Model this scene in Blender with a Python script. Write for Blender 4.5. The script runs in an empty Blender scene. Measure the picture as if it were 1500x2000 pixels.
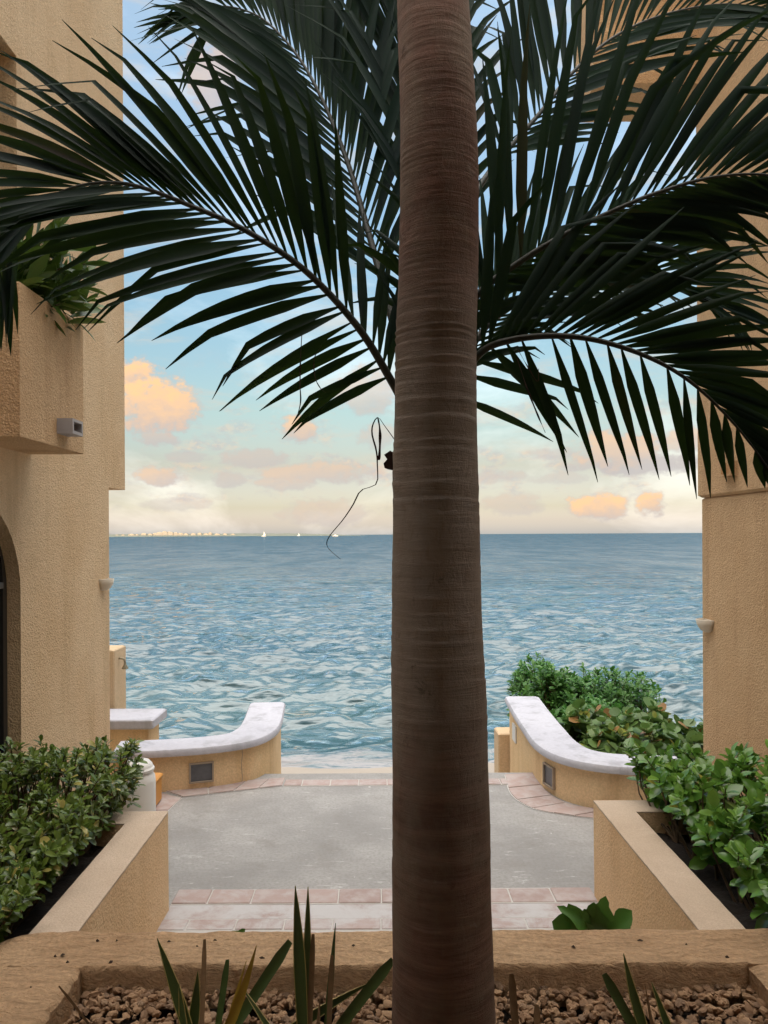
import bpy, math, random
import numpy as np
from mathutils import Vector, Matrix, noise as mnoise
from mathutils.geometry import tessellate_polygon

R = math.radians
rnd = random.Random(11)
nrg = np.random.default_rng(5)
scene = bpy.context.scene
COL = scene.collection

# ------------------------------------------------------------------ camera
EYE = 2.3                      # camera height above the patio (m)
FPX, PX0, PY0, ROLL = 1500.0, 735.0, 1044.0, R(0.3)
cam_d = bpy.data.cameras.new('camera')
cam = bpy.data.objects.new('camera', cam_d); COL.objects.link(cam)
cam_d.sensor_fit = 'VERTICAL'; cam_d.sensor_height = 36.0; cam_d.lens = 27.0
cam_d.shift_x = 0.0075; cam_d.shift_y = 0.022
cam_d.clip_start = 0.05; cam_d.clip_end = 90000
cam.location = (0, 0, EYE); cam.rotation_euler = (math.pi/2, ROLL, 0)
scene.camera = cam

def ray(px, py):
    ux, uy = px-PX0, py-PY0
    c, s = math.cos(ROLL), math.sin(ROLL)
    return (ux*c-uy*s)/FPX, (ux*s+uy*c)/FPX
def at(px, py, d):             # photo pixel + distance along the passage -> point
    a, b = ray(px, py)
    return Vector((a*d, d, EYE-b*d))
def on_z(px, py, z=0.0):       # photo pixel on a level plane
    a, b = ray(px, py)
    return at(px, py, (EYE-z)/b)

# ------------------------------------------------------------------ light
SUN_EL, SUN_AZ = R(7), R(188)          # low sun behind the viewer
sun_d = bpy.data.lights.new('sun', 'SUN'); sun_d.energy = 2.0; sun_d.angle = R(0.5)
sun_d.color = (1.0, 0.78, 0.52)
sun = bpy.data.objects.new('sun', sun_d); COL.objects.link(sun)
sdir = Vector((math.sin(SUN_AZ)*math.cos(SUN_EL), math.cos(SUN_AZ)*math.cos(SUN_EL), math.sin(SUN_EL)))
sun.rotation_euler = sdir.to_track_quat('Z', 'Y').to_euler()
sun.location = (0, -20, 20)

class G:                                # tiny node-graph helper
    def __init__(s, nt): s.nt = nt; s.nodes = nt.nodes; s.nodes.clear()
    def n(s, typ, ins=None, **kw):
        o = s.nodes.new(typ)
        for k, v in kw.items(): setattr(o, k, v)
        if ins:
            for k, v in ins.items(): s.put(o.inputs[k], v)
        return o
    def put(s, sock, v):
        if isinstance(v, bpy.types.NodeSocket): s.nt.links.new(v, sock)
        elif isinstance(v, bpy.types.Node): s.nt.links.new(v.outputs[0], sock)
        else: sock.default_value = v
    def m(s, op, a, b=0.0, c=0.0, clamp=False):
        o = s.nodes.new('ShaderNodeMath'); o.operation = op; o.use_clamp = clamp
        s.put(o.inputs[0], a); s.put(o.inputs[1], b)
        s.put(o.inputs[2], c)
        return o.outputs[0]
    def mix(s, fac, a, b, mode='MIX'):
        o = s.nodes.new('ShaderNodeMix'); o.data_type = 'RGBA'; o.blend_type = mode
        s.put(o.inputs[0], fac); s.put(o.inputs[6], a); s.put(o.inputs[7], b)
        return o.outputs[2]
    def ramp(s, fac, stops):
        o = s.nodes.new('ShaderNodeValToRGB'); e = o.color_ramp.elements
        while len(e) < len(stops): e.new(0.5)
        for el, (p, c) in zip(e, stops):
            el.position = p; el.color = c if len(c) == 4 else (*c, 1)
        s.put(o.inputs[0], fac)
        return o.outputs[0]
    def mapr(s, v, a, b, c=0.0, d=1.0, smooth=True):
        o = s.nodes.new('ShaderNodeMapRange'); o.interpolation_type = 'SMOOTHSTEP' if smooth else 'LINEAR'
        s.put(o.inputs[0], v)
        for i, x in enumerate((a, b, c, d)): s.put(o.inputs[i+1], x)
        return o.outputs[0]
    def noise(s, vec, scale, detail=4.0, rough=0.55, dist=0.0):
        o = s.n('ShaderNodeTexNoise', {'Scale': scale, 'Detail': detail, 'Roughness': rough, 'Distortion': dist})
        s.put(o.inputs['Vector'], vec)
        return o.outputs[0]
    def mapping(s, vec, scale=(1, 1, 1), loc=(0, 0, 0)):
        o = s.n('ShaderNodeMapping', {'Scale': scale, 'Location': loc}); s.put(o.inputs['Vector'], vec)
        return o.outputs[0]

def rgb(r, g, b):              # sRGB 0-255 -> linear
    f = lambda c: (c/255/12.92) if c/255 <= 0.04045 else ((c/255+0.055)/1.055)**2.4
    return (f(r), f(g), f(b), 1.0)

world = bpy.data.worlds.new('World'); scene.world = world; world.use_nodes = True
EXPO, SKY_STR = 1.0, 0.15
SKY_K = SKY_STR*2**EXPO
def build_world():
    g = G(world.node_tree)
    tc = g.n('ShaderNodeTexCoord').outputs['Generated']
    sep = g.n('ShaderNodeSeparateXYZ', {0: tc})
    az = g.m('ARCTAN2', sep.outputs[0], sep.outputs[1])
    el = g.m('ARCSINE', sep.outputs[2])
    sky = g.n('ShaderNodeTexSky', sky_type='NISHITA', sun_disc=False, sun_elevation=SUN_EL, sun_rotation=SUN_AZ,
              altitude=0.0, air_density=1.0, dust_density=1.2, ozone_density=1.6)
    # evening tint of the air: cream over the sea, pale green-blue above
    tint = g.ramp(g.mapr(el, 0.0, R(40), smooth=False), [(e/40, c) for e, c in SKY_T])
    base = g.mix(1.0, sky.outputs[0], tint, 'MULTIPLY')
    vec = g.n('ShaderNodeCombineXYZ', {0: az, 1: el, 2: 0.0}).outputs[0]
    # bright sky layer added to light the passage, mostly above the view, strongest overhead
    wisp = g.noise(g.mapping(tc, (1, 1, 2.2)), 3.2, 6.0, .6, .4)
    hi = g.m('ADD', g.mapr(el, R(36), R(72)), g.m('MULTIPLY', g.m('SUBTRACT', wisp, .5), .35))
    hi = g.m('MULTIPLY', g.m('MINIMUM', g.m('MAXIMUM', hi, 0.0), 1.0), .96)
    base = g.mix(hi, base, tuple(c/SKY_K for c in ZENITH_FILL)+(1,))
    # low cumulus: (px, py, half width px, half height px, density, warmth)
    n1 = g.noise(g.mapping(vec, (1, 1.25, 1)), 17.0, 4.0, .6)
    n2 = g.noise(g.mapping(vec, (1, 1.4, 1), (3.1, 1.7, 0)), 60.0, 4.0, .62)
    nz = g.m('ADD', g.m('MULTIPLY', g.m('SUBTRACT', n1, .5), 3.6), g.m('MULTIPLY', g.m('SUBTRACT', n2, .5), 2.4))
    nz1 = g.m('ADD', nz, 1.0)
    dens, warm = None, None
    for (px, py, hw, hh, de, wa) in CLOUDS:
        a, b = ray(px, py)
        caz, cel = math.atan2(a, 1), math.atan2(-b, math.hypot(a, 1))
        k = 1/FPX*math.cos(cel); sx, sy = 1/(hw*k), 1/(hh*k)
        q = g.mapping(vec, (sx, sy, 1), (-caz*sx, -cel*sy, 0))
        r2 = g.n('ShaderNodeVectorMath', {0: q, 1: q}, operation='DOT_PRODUCT').outputs['Value']
        mk = g.mapr(g.m('SUBTRACT', nz1, r2), -.40, .65, 0.0, de)
        up = g.n('ShaderNodeVectorMath', {0: q, 1: (-.35, 1.0, 0)}, operation='DOT_PRODUCT').outputs['Value']
        lit = g.m('MULTIPLY', g.mapr(g.m('MULTIPLY_ADD', nz, .55, up), -1.2, .6, 0.0, wa, False), mk)
        dens = mk if dens is None else g.m('MAXIMUM', dens, mk)
        warm = lit if warm is None else g.m('MAXIMUM', warm, lit)
    # faint streaks of the same cloud along the whole horizon
    veil = g.noise(g.mapping(vec, (1, 4.2, 1), (.4, .9, 0)), 7.0, 6.0, .62, .3)
    vm = g.m('MULTIPLY', g.mapr(veil, .48, .70), g.m('MULTIPLY', g.mapr(el, 0.0, .05), .45))
    base = g.mix(vm, base, tuple(c/SKY_K for c in VEIL)+(1,))
    pf = g.noise(g.mapping(vec, (1, 2.4, 1), (5.2, 3.9, 0)), 13.0, 6.0, .64, .25)
    pm = g.m('MULTIPLY', g.mapr(pf, .50, .70), g.m('MULTIPLY', g.mapr(el, .015, .05), g.mapr(el, R(15), R(6), 0.0, .62)))
    base = g.mix(pm, base, g.mix(g.mapr(n2, .42, .62), tuple(c/SKY_K for c in (.60, .55, .55))+(1,), tuple(c/SKY_K for c in (.92, .68, .50))+(1,)))
    ccol = g.mix(warm, tuple(c/SKY_K for c in CL_SHADE)+(1,), tuple(c/SKY_K for c in CL_LIT)+(1,))
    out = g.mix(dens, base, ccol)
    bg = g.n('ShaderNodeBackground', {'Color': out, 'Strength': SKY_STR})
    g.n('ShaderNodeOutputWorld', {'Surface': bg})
    world.cycles.sampling_method = 'MANUAL'; world.cycles.sample_map_resolution = 512
NISH = {0: (1.45, 1.1, .5), 1: (2.04, 1.68, .79), 2: (2.9, 2.6, 1.4), 5: (3.49, 4.26, 3.18), 9: (2.7, 3.8, 3.95), 15: (1.82, 2.99, 3.7), 22: (1.35, 2.25, 3.2), 30: (.97, 1.68, 2.53), 40: (.72, 1.25, 1.95)}
WANT = {0: (.54, .46, .40), 1: (.58, .49, .41), 2: (.65, .56, .44), 5: (.69, .68, .54), 9: (.57, .75, .72), 15: (.40, .67, .80), 22: (.38, .63, .87), 30: (.46, .68, .92), 40: (.50, .70, .92)}
SKY_T = [(e, tuple(w/n/SKY_K for w, n in zip(WANT[e], NISH[e]))) for e in WANT]
ZENITH_FILL = (5.8, 5.45, 5.1)
CLOUDS = [(285, 790, 95, 62, 1.0, 1.0), (258, 735, 45, 36, 1.0, 1.0), (582, 838, 34, 26, .9, .8), (305, 857, 42, 15, .75, .3),
          (318, 930, 46, 18, .85, .65), (445, 936, 32, 16, .6, .3), (500, 895, 75, 18, .65, .3), (630, 925, 105, 24, .75, .6),
          (715, 765, 70, 50, .6, .75), (1200, 880, 80, 36, .85, .75), (1260, 907, 130, 20, .8, .05), (1165, 990, 52, 28, .95, 1.0),
          (1272, 985, 26, 26, .95, .95), (1000, 985, 60, 22, .5, .6), (640, 1000, 90, 26, .5, .65), (410, 150, 60, 70, .7, .6), (1335, 862, 40, 24, .7, .8), (735, 850, 40, 26, .5, .7), (370, 893, 50, 10, .5, .2), (560, 945, 60, 14, .6, .5),
          (1090, 885, 50, 12, .45, .3), (980, 930, 45, 14, .5, .5), (345, 985, 60, 12, .4, .3), (1100, 935, 60, 12, .4, .4)]
VEIL = (.80, .69, .55); CL_SHADE = (.58, .54, .54); CL_LIT = (1.15, .72, .38)
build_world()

vs = scene.view_settings
vs.view_transform = 'Standard'; vs.look = 'None'; vs.gamma = 1.0; vs.use_curve_mapping = False
vs.exposure = EXPO
scene.render.engine = 'CYCLES'
try:
    scene.cycles.max_bounces = 6; scene.cycles.diffuse_bounces = 4; scene.cycles.transmission_bounces = 4; scene.cycles.use_denoising = True
    scene.cycles.use_adaptive_sampling = True; scene.cycles.adaptive_threshold = .02
except Exception: pass
#@@STRUCT

# ------------------------------------------------------------------ mesh helpers
class MB:
    def __init__(s): s.v = []; s.f = []
    def add(s, vs, fs):
        o = len(s.v); s.v += [tuple(v) for v in vs]; s.f += [tuple(i+o for i in f) for f in fs]
        return s
    def box(s, x0, x1, y0, y1, z0, z1, bev=0.0):
        if bev <= 0:
            return s.add([(x0,y0,z0),(x1,y0,z0),(x1,y1,z0),(x0,y1,z0),(x0,y0,z1),(x1,y0,z1),(x1,y1,z1),(x0,y1,z1)],
                  [(0,3,2,1),(4,5,6,7),(0,1,5,4),(1,2,6,5),(2,3,7,6),(3,0,4,7)])
        b = bev
        loops = []
        for (ix, iz) in ((b, z0), (0, z0+b), (0, z1-b), (b, z1)):
            q = b if ix == 0 else 2*b
            a0, a1, c0, c1 = x0+ix, x1-ix, y0+ix, y1-ix
            loops.append([(a0+q,c0,iz),(a1-q,c0,iz),(a1,c0+q,iz),(a1,c1-q,iz),(a1-q,c1,iz),(a0+q,c1,iz),(a0,c1-q,iz),(a0,c0+q,iz)])
        vs = [p for l in loops for p in l]
        fs = [tuple(reversed(range(8))), tuple(24+i for i in range(8))]
        for k in range(3):
            for i in range(8):
                j = (i+1) % 8; fs.append((k*8+i, k*8+j, k*8+8+j, k*8+8+i))
        return s.add(vs, fs)
    def tube(s, pts, rad, n=8, cap=True):
        pts = [Vector(p) for p in pts]; rows = []
        rs = rad if hasattr(rad, '__len__') else [rad]*len(pts)
        ref = Vector((0.31, 0.17, 0.93))
        for i, p in enumerate(pts):
            t = (pts[min(i+1, len(pts)-1)]-pts[max(i-1, 0)]).normalized()
            a = t.cross(ref)
            if a.length < 1e-3: a = t.cross(Vector((1, 0, 0)))
            a.normalize(); b = t.cross(a)
            rows.append([p+(a*math.cos(2*math.pi*k/n)+b*math.sin(2*math.pi*k/n))*rs[i] for k in range(n)])
        vs = [p for r in rows for p in r]; fs = []
        for i in range(len(rows)-1):
            for k in range(n):
                l = (k+1) % n; fs.append((i*n+k, i*n+l, (i+1)*n+l, (i+1)*n+k))
        if cap: fs += [tuple(reversed(range(n))), tuple((len(rows)-1)*n+k for k in range(n))]
        return s.add(vs, fs)
    def lathe(s, prof, c=(0, 0, 0), n=32):
        vs = []; fs = []
        for (r, z) in prof:
            for k in range(n):
                a = 2*math.pi*k/n; vs.append((c[0]+r*math.cos(a), c[1]+r*math.sin(a), c[2]+z))
        for i in range(len(prof)-1):
            for k in range(n):
                l = (k+1) % n; fs.append((i*n+k, i*n+l, (i+1)*n+l, (i+1)*n+k))
        fs += [tuple(reversed(range(n))), tuple((len(prof)-1)*n+k for k in range(n))]
        return s.add(vs, fs)
    def ribbon_wall(s, path, offs, zs):   # a wall section swept along a 2D path; section = list of (offset to the left, z)
        n = len(path); m = len(offs); vs = []; fs = []
        for i, p in enumerate(path):
            p = Vector(p); a = Vector(path[max(i-1, 0)]); b = Vector(path[min(i+1, n-1)])
            t = (b-a).normalized(); nn = Vector((-t.y, t.x))
            for o, z in zip(offs, zs): q = p+nn*o; vs.append((q.x, q.y, z))
        for i in range(n-1):
            for k in range(m):
                l = (k+1) % m; fs.append((i*m+k, (i+1)*m+k, (i+1)*m+l, i*m+l))
        fs += [tuple(range(m)), tuple(reversed([(n-1)*m+k for k in range(m)]))]
        return s.add(vs, fs)
    def build(s, name, m, parent=None, org=(0, 0, 0), smooth=False, angle=None):
        me = bpy.data.meshes.new(name)
        o3 = Vector(org)
        me.from_pydata([tuple(Vector(v)-o3) for v in s.v], [], s.f)
        me.update()
        if smooth:
            me.polygons.foreach_set('use_smooth', [True]*len(me.polygons))
            if angle: me.set_sharp_from_angle(angle=R(angle))
        return link(name, me, m, parent, org)

def link(name, me, m, parent=None, org=(0, 0, 0)):
    o = bpy.data.objects.new(name, me); COL.objects.link(o)
    if m is not None and not me.materials: me.materials.append(m)
    if parent is not None: o.parent = parent          # parts share their thing's origin
    else: o.location = org
    return o
def np_mesh(name, v, f):        # numpy verts (n,3), quads or tris (m,k)
    me = bpy.data.meshes.new(name); k = f.shape[1]
    me.vertices.add(len(v)); me.vertices.foreach_set('co', np.ascontiguousarray(v, dtype=np.float32).ravel())
    me.loops.add(f.size); me.loops.foreach_set('vertex_index', np.ascontiguousarray(f, dtype=np.int32).ravel())
    me.polygons.add(len(f)); me.polygons.foreach_set('loop_start', np.arange(0, f.size, k, dtype=np.int32))
    me.polygons.foreach_set('use_smooth', np.ones(len(f), dtype=bool))
    me.update(calc_edges=True); me.validate()
    return me
def thing(name, label, cat, loc=(0, 0, 0), group=None):
    o = bpy.data.objects.new(name, None); COL.objects.link(o); o.location = loc; o.empty_display_size = 0.2
    return tag(o, label, cat, group)
def tag(o, label=None, cat=None, group=None, kind=None):
    if label: o['label'] = label
    if cat: o['category'] = cat
    if group: o['group'] = group
    if kind: o['kind'] = kind
    return o
def spline(pts, n):             # Catmull-Rom through pts
    P = [Vector(p) for p in pts]; P = [P[0]*2-P[1]]+P+[P[-1]*2-P[-2]]; out = []
    m = len(P)-3
    for i in range(n):
        u = i/(n-1)*m; k = min(int(u), m-1); t = u-k
        a, b, c, d = P[k:k+4]
        out.append(0.5*((2*b)+(c-a)*t+(2*a-5*b+4*c-d)*t*t+(3*b-a-3*c+d)*t**3))
    return out
def nz3(p, s, k=3):             # fractal noise, about -1..1
    return mnoise.fractal(Vector(p)*s, 1.0, 2.0, k)

# ------------------------------------------------------------------ materials
def mat(name, fn):
    m = bpy.data.materials.new(name); m.use_nodes = True
    g = G(m.node_tree); b = g.n('ShaderNodeBsdfPrincipled'); out = g.n('ShaderNodeOutputMaterial', {'Surface': b})
    g.out = out
    fn(g, b, g.n('ShaderNodeTexCoord'))
    return m
def plain(name, col, rough=0.6, metal=0.0, vary=0.12, scale=8.0, bump=0.0):
    def fn(g, b, tc):
        n = g.noise(tc.outputs['Object'], scale, 5.0)
        g.put(b.inputs['Base Color'], g.mix(n, tuple(c*(1-vary) for c in col[:3])+(1,), tuple(min(1, c*(1+vary)) for c in col[:3])+(1,)))
        b.inputs['Roughness'].default_value = rough; b.inputs['Metallic'].default_value = metal
        if bump:
            g.put(b.inputs['Normal'], g.n('ShaderNodeBump', {'Height': n, 'Strength': bump, 'Distance': 0.01}).outputs[0])
    return mat(name, fn)
def stucco(name, c0, c1, c2, grain=90.0, depth=0.006, streak=0.5, speck=0.30):
    def fn(g, b, tc):
        p = tc.outputs['Object']
        fine = g.noise(p, grain, 3.0, 0.6)
        vor = g.n('ShaderNodeTexVoronoi', {'Vector': p, 'Scale': grain*0.55}).outputs['Distance']
        big = g.noise(p, 0.9, 5.0, 0.6)
        stk = g.noise(g.mapping(p, (2.6, 2.6, 0.28)), 1.6, 6.0, 0.65)
        col = g.mix(g.mapr(big, 0.3, 0.7), c0, c1)
        mid = g.noise(p, 4.5, 6.0, 0.7, 0.6)
        col = g.mix(g.m('MULTIPLY', g.mapr(mid, 0.52, 0.72), 0.35), col, tuple(min(.86, c*1.16) for c in c1[:3])+(1,))
        col = g.mix(g.m('MULTIPLY', g.mapr(mid, 0.46, 0.28), streak*.7), col, c2)
        col = g.mix(g.m('MULTIPLY', g.mapr(stk, 0.50, 0.70), streak), col, c2)
        spk = g.mapr(fine, 0.35, 0.68)
        col = g.mix(g.m('MULTIPLY', g.m('SUBTRACT', 1.0, spk), speck), col, tuple(c*0.5 for c in c1[:3])+(1,))
        g.put(b.inputs['Base Color'], col)
        b.inputs['Roughness'].default_value = 0.9; b.inputs['Specular IOR Level'].default_value = 0.2
        h = g.m('ADD', g.m('ADD', fine, g.m('MULTIPLY', vor, 0.6)), g.m('MULTIPLY', g.noise(p, grain*.22, 4.0, .6), 1.1))
        g.put(b.inputs['Normal'], g.n('ShaderNodeBump', {'Height': h, 'Strength': 0.75, 'Distance': depth}).outputs[0])
    return mat(name, fn)
M = {}
M['stucco_l'] = stucco('tan stucco', (.70, .475, .268, 1), (.785, .575, .358, 1), (.51, .33, .175, 1), 120, .012, .45, .42)
M['stucco_r'] = stucco('ochre stucco', (.60, .38, .20, 1), (.67, .45, .255, 1), (.43, .255, .125, 1), 120, .013, .5, .42)
M['render_y'] = stucco('yellow render', (.76, .53, .28, 1), (.82, .60, .36, 1), (.57, .36, .18, 1), 60, .003, .55)
M['render_p'] = stucco('pale render', (.62, .45, .28, 1), (.68, .52, .34, 1), (.5, .35, .2, 1), 60, .003, .5)
M['planter'] = stucco('planter stucco', (.76, .50, .27, 1), (.81, .57, .34, 1), (.62, .39, .20, 1), 110, .006, .3)
M['rim'] = stucco('rim stucco', (.52, .40, .29, 1), (.58, .46, .35, 1), (.44, .33, .23, 1), 160, .003, .3)
M['front'] = stucco('trowelled stucco', (.48, .30, .165, 1), (.55, .37, .215, 1), (.34, .20, .10, 1), 55, .007, .5, .45)
def trowel(m):
    nt = m.node_tree; g = G.__new__(G); g.nt = nt; g.nodes = nt.nodes
    b = next(n for n in nt.nodes if n.type == 'BSDF_PRINCIPLED'); tc = next(n for n in nt.nodes if n.type == 'TEX_COORD')
    h = g.noise(g.mapping(tc.outputs['Object'], (7, 19, 12)), 1.6, 7.0, 0.66, 1.3)
    old = b.inputs['Normal'].links[0].from_socket
    g.put(b.inputs['Normal'], g.n('ShaderNodeBump', {'Height': h, 'Strength': .9, 'Distance': 0.026, 'Normal': old}).outputs[0])
trowel(M['front'])
M['coping'] = stucco('white coping', (.48, .48, .53, 1), (.55, .55, .60, 1), (.36, .36, .39, 1), 30, .003, .9, .16)
def concrete(g, b, tc):
    p = tc.outputs['Object']
    n = g.noise(p, 1.4, 7.0, .62); f = g.noise(p, 45, 4.0, .6); w = g.noise(g.mapping(p, (1, 2.4, 1)), 2.6, 8.0, .7, .4)
    c = g.mix(g.mapr(n, .3, .7), (.25, .242, .232, 1), (.35, .34, .325, 1))
    c = g.mix(g.m('MULTIPLY', g.mapr(w, .60, .72), .6), c, (.60, .59, .58, 1))
    c = g.mix(g.m('MULTIPLY', g.mapr(w, .42, .30), .35), c, (.30, .28, .25, 1))
    c = g.mix(g.m('MULTIPLY', g.mapr(f, .58, .34), .42), c, (.20, .19, .17, 1))
    sc = g.noise(g.mapping(p, (3, 14, 1), (1, 4, 0)), 2.0, 6.0, .7, 1.2)
    c = g.mix(g.m('MULTIPLY', g.mapr(sc, .60, .68), .5), c, (.58, .57, .56, 1))
    fl = g.n('ShaderNodeTexVoronoi', {'Vector': p, 'Scale': 5.5}, feature='F1'); fr = g.noise(p, 3.0, 3.0)
    c = g.mix(g.m('MULTIPLY', g.m('LESS_THAN', fl.outputs['Distance'], g.mapr(fr, .5, .75, 0.0, .11)), .75), c, (.66, .65, .63, 1))
    st = g.noise(g.mapping(p, (1, 1, 1), (5, 2, 0)), 3.3, 7.0, .7)
    c = g.mix(g.m('MULTIPLY', g.mapr(st, .50, .70), .55), c, (.21, .197, .178, 1))
    g.put(b.inputs['Base Color'], c); b.inputs['Roughness'].default_value = .82
    g.put(b.inputs['Normal'], g.n('ShaderNodeBump', {'Height': g.m('ADD', f, g.m('MULTIPLY', w, .7)), 'Strength': .4, 'Distance': .006}).outputs[0])
M['concrete'] = mat('worn concrete', concrete)
def terracotta(worn):
    def fn(g, b, tc):
        p = g.n('ShaderNodeNewGeometry').outputs['Position']; r = g.n('ShaderNodeObjectInfo').outputs['Random']
        n = g.noise(p, 9, 6.0, .65); w = g.noise(p, 4.0, 8.0, .72, .5)
        c = g.mix(r, (.32, .235, .21, 1), (.39, .295, .265, 1))
        c = g.mix(g.mapr(n, .35, .7), c, (.42, .36, .34, 1))
        c = g.mix(g.m('MULTIPLY', g.mapr(w, .60-worn*.18, .76-worn*.12), min(.95, .5+.4*worn)), c, (.47, .46, .455, 1))
        g.put(b.inputs['Base Color'], c); b.inputs['Roughness'].default_value = .75
        g.put(b.inputs['Normal'], g.n('ShaderNodeBump', {'Height': n, 'Strength': .4, 'Distance': .006}).outputs[0])
    return mat('terracotta %d' % int(worn*10), fn)
M['tile'] = terracotta(.35); M['tile_worn'] = terracotta(1.0); M['worn_band'] = terracotta(1.6)
M['grout'] = plain('pale grout', (.50, .48, .45), .9, vary=.15, scale=20, bump=.3)
M['soil'] = plain('dark soil', (.018, .012, .008), .95, vary=.5, scale=40, bump=.8)
def sandf(g, b, tc):
    p = tc.outputs['Object']; n = g.noise(p, 1.2, 6.0); f = g.noise(p, 30, 4.0)
    g.put(b.inputs['Base Color'], g.mix(n, (.30, .25, .20, 1), (.40, .34, .28, 1))); b.inputs['Roughness'].default_value = .8
    g.put(b.inputs['Normal'], g.n('ShaderNodeBump', {'Height': g.m('ADD', n, g.m('MULTIPLY', f, .2)), 'Strength': .6, 'Distance': .05}).outputs[0])
M['sand'] = mat('beach sand', sandf)
SHORE = 12.9
def seaf(g, b, tc):
    p = tc.outputs['Object']; sep = g.n('ShaderNodeSeparateXYZ', {0: p}); y = sep.outputs[1]
    w1 = g.noise(g.mapping(p, (.30, 1.0, 1)), 1.0, 5.0, .55, .1)
    w2 = g.noise(g.mapping(p, (.28, .9, 1), (7, 3, 0)), .20, 5.0, .6)
    w3 = g.noise(g.mapping(p, (.45, 1.2, 1), (2, 9, 0)), 4.0, 2.0, .5)
    shallow = g.mapr(g.m('DIVIDE', 1.0, g.m('MAXIMUM', y, 5.0)), 1/300, 1/18, smooth=False)
    col = g.mix(shallow, (.010, .062, .105, 1), (.070, .135, .150, 1))
    col = g.mix(g.m('MULTIPLY', g.mapr(w2, .4, .7), .5), col, (.02, .07, .10, 1))
    # foam where the waves run out on the sand
    fn = g.noise(g.mapping(p, (.7, 1.6, 1), (1, 2, 0)), 1.5, 9.0, .72, 1.0)
    edge = g.m('SUBTRACT', y, SHORE)
    band = g.mapr(edge, 2.4, -.3)
    foam = g.mapr(g.m('ADD', fn, g.m('MULTIPLY', band, .34)), .66, .86)
    foam = g.m('MULTIPLY', foam, g.mapr(edge, 3.2, 1.6))
    col = g.mix(foam, col, (.34, .335, .34, 1))
    b1 = g.n('ShaderNodeBump', {'Height': w1, 'Strength': 1.0, 'Distance': .26})
    b2 = g.n('ShaderNodeBump', {'Height': w2, 'Strength': 1.0, 'Distance': 2.2, 'Normal': b1.outputs[0]})
    b3 = g.n('ShaderNodeBump', {'Height': w3, 'Strength': .8, 'Distance': .03, 'Normal': b2.outputs[0]})
    nrm = b3.outputs[0]
    # mirror part by Fresnel; far off, unresolved wave faces turn to the viewer and mirror less
    cap = g.mapr(g.m('DIVIDE', 1.0, g.m('MAXIMUM', y, 5.0)), 1/28, 1/400, .95, .24, False)
    gust = g.noise(g.mapping(p, (.22, .055, 1), (4, 8, 0)), 1.0, 8.0, .68, .3)
    cap = g.m('MULTIPLY', cap, g.mapr(gust, .36, .64, .62, 1.45))
    fr = g.m('MINIMUM', g.n('ShaderNodeFresnel', {'IOR': 1.75, 'Normal': nrm}).outputs[0], cap)
    fr = g.m('MULTIPLY', fr, g.m('SUBTRACT', 1.0, g.m('MULTIPLY', foam, .85)))
    df = g.n('ShaderNodeBsdfDiffuse', {'Color': col, 'Normal': nrm}); gl = g.n('ShaderNodeBsdfGlossy', {'Color': (1, 1, 1, 1), 'Roughness': .05, 'Normal': nrm})
    mx = g.n('ShaderNodeMixShader', {0: fr}); g.put(mx.inputs[1], df); g.put(mx.inputs[2], gl)
    g.put(g.out.inputs['Surface'], mx)
M['sea'] = mat('sea water', seaf)
def glassf(g, b, tc):
    b.inputs['Base Color'].default_value = (.012, .016, .02, 1); b.inputs['Roughness'].default_value = .06
M['glass'] = mat('dark window glass', glassf)
M['frame'] = plain('dark bronze frame', (.03, .028, .026), .4)
M['frame_grey'] = plain('grey aluminium frame', (.20, .21, .22), .4, .6)
M['white_plastic'] = plain('white plastic', (.72, .70, .66), .5, vary=.06)
M['cream_lamp'] = plain('cream ceramic lamp', (.62, .55, .44), .6, vary=.08)
M['orange'] = plain('orange plastic', (.62, .28, .06), .5)
M['vent'] = plain('dusty vent glass', (.10, .10, .11), .3, vary=.5, scale=14)
M['vent_frame'] = plain('vent frame', (.34, .27, .20), .7)
M['drain'] = plain('grey drain spout', (.36, .33, .32), .7, vary=.2)
M['metal'] = plain('weathered brass', (.30, .26, .18), .45, .6)
M['plaque'] = plain('white plaque', (.70, .70, .68), .5)

# ------------------------------------------------------------------ setting: land, beach, sea
SEA = -1.6
def sheet(name, xs, ys, zf, m):
    mb = MB(); nx, ny = len(xs), len(ys)
    mb.v = [(x, y, zf(x, y)) for y in ys for x in xs]
    mb.f = [(j*nx+i, j*nx+i+1, (j+1)*nx+i+1, (j+1)*nx+i) for j in range(ny-1) for i in range(nx-1)]
    return tag(mb.build(name, m, smooth=True), kind='structure')
def beach_z(x, y):
    t = min(max((y-7.2)/(SHORE-7.2), 0), 3)
    z = -.55+(SEA+.55+.02)*t if y > 7.2 else -.55
    return z+.05*nz3((x, y, 0), .35)*(1 if y > 9 else 0)
sheet('beach', [-400, -120, -50, -25]+[i*.5 for i in range(-30, 31)]+[25, 50, 120, 400], [-400, -60, -20, 0, 6.9, 7.3]+[7.6+.3*i for i in range(34)], beach_z, M['sand'])

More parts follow.
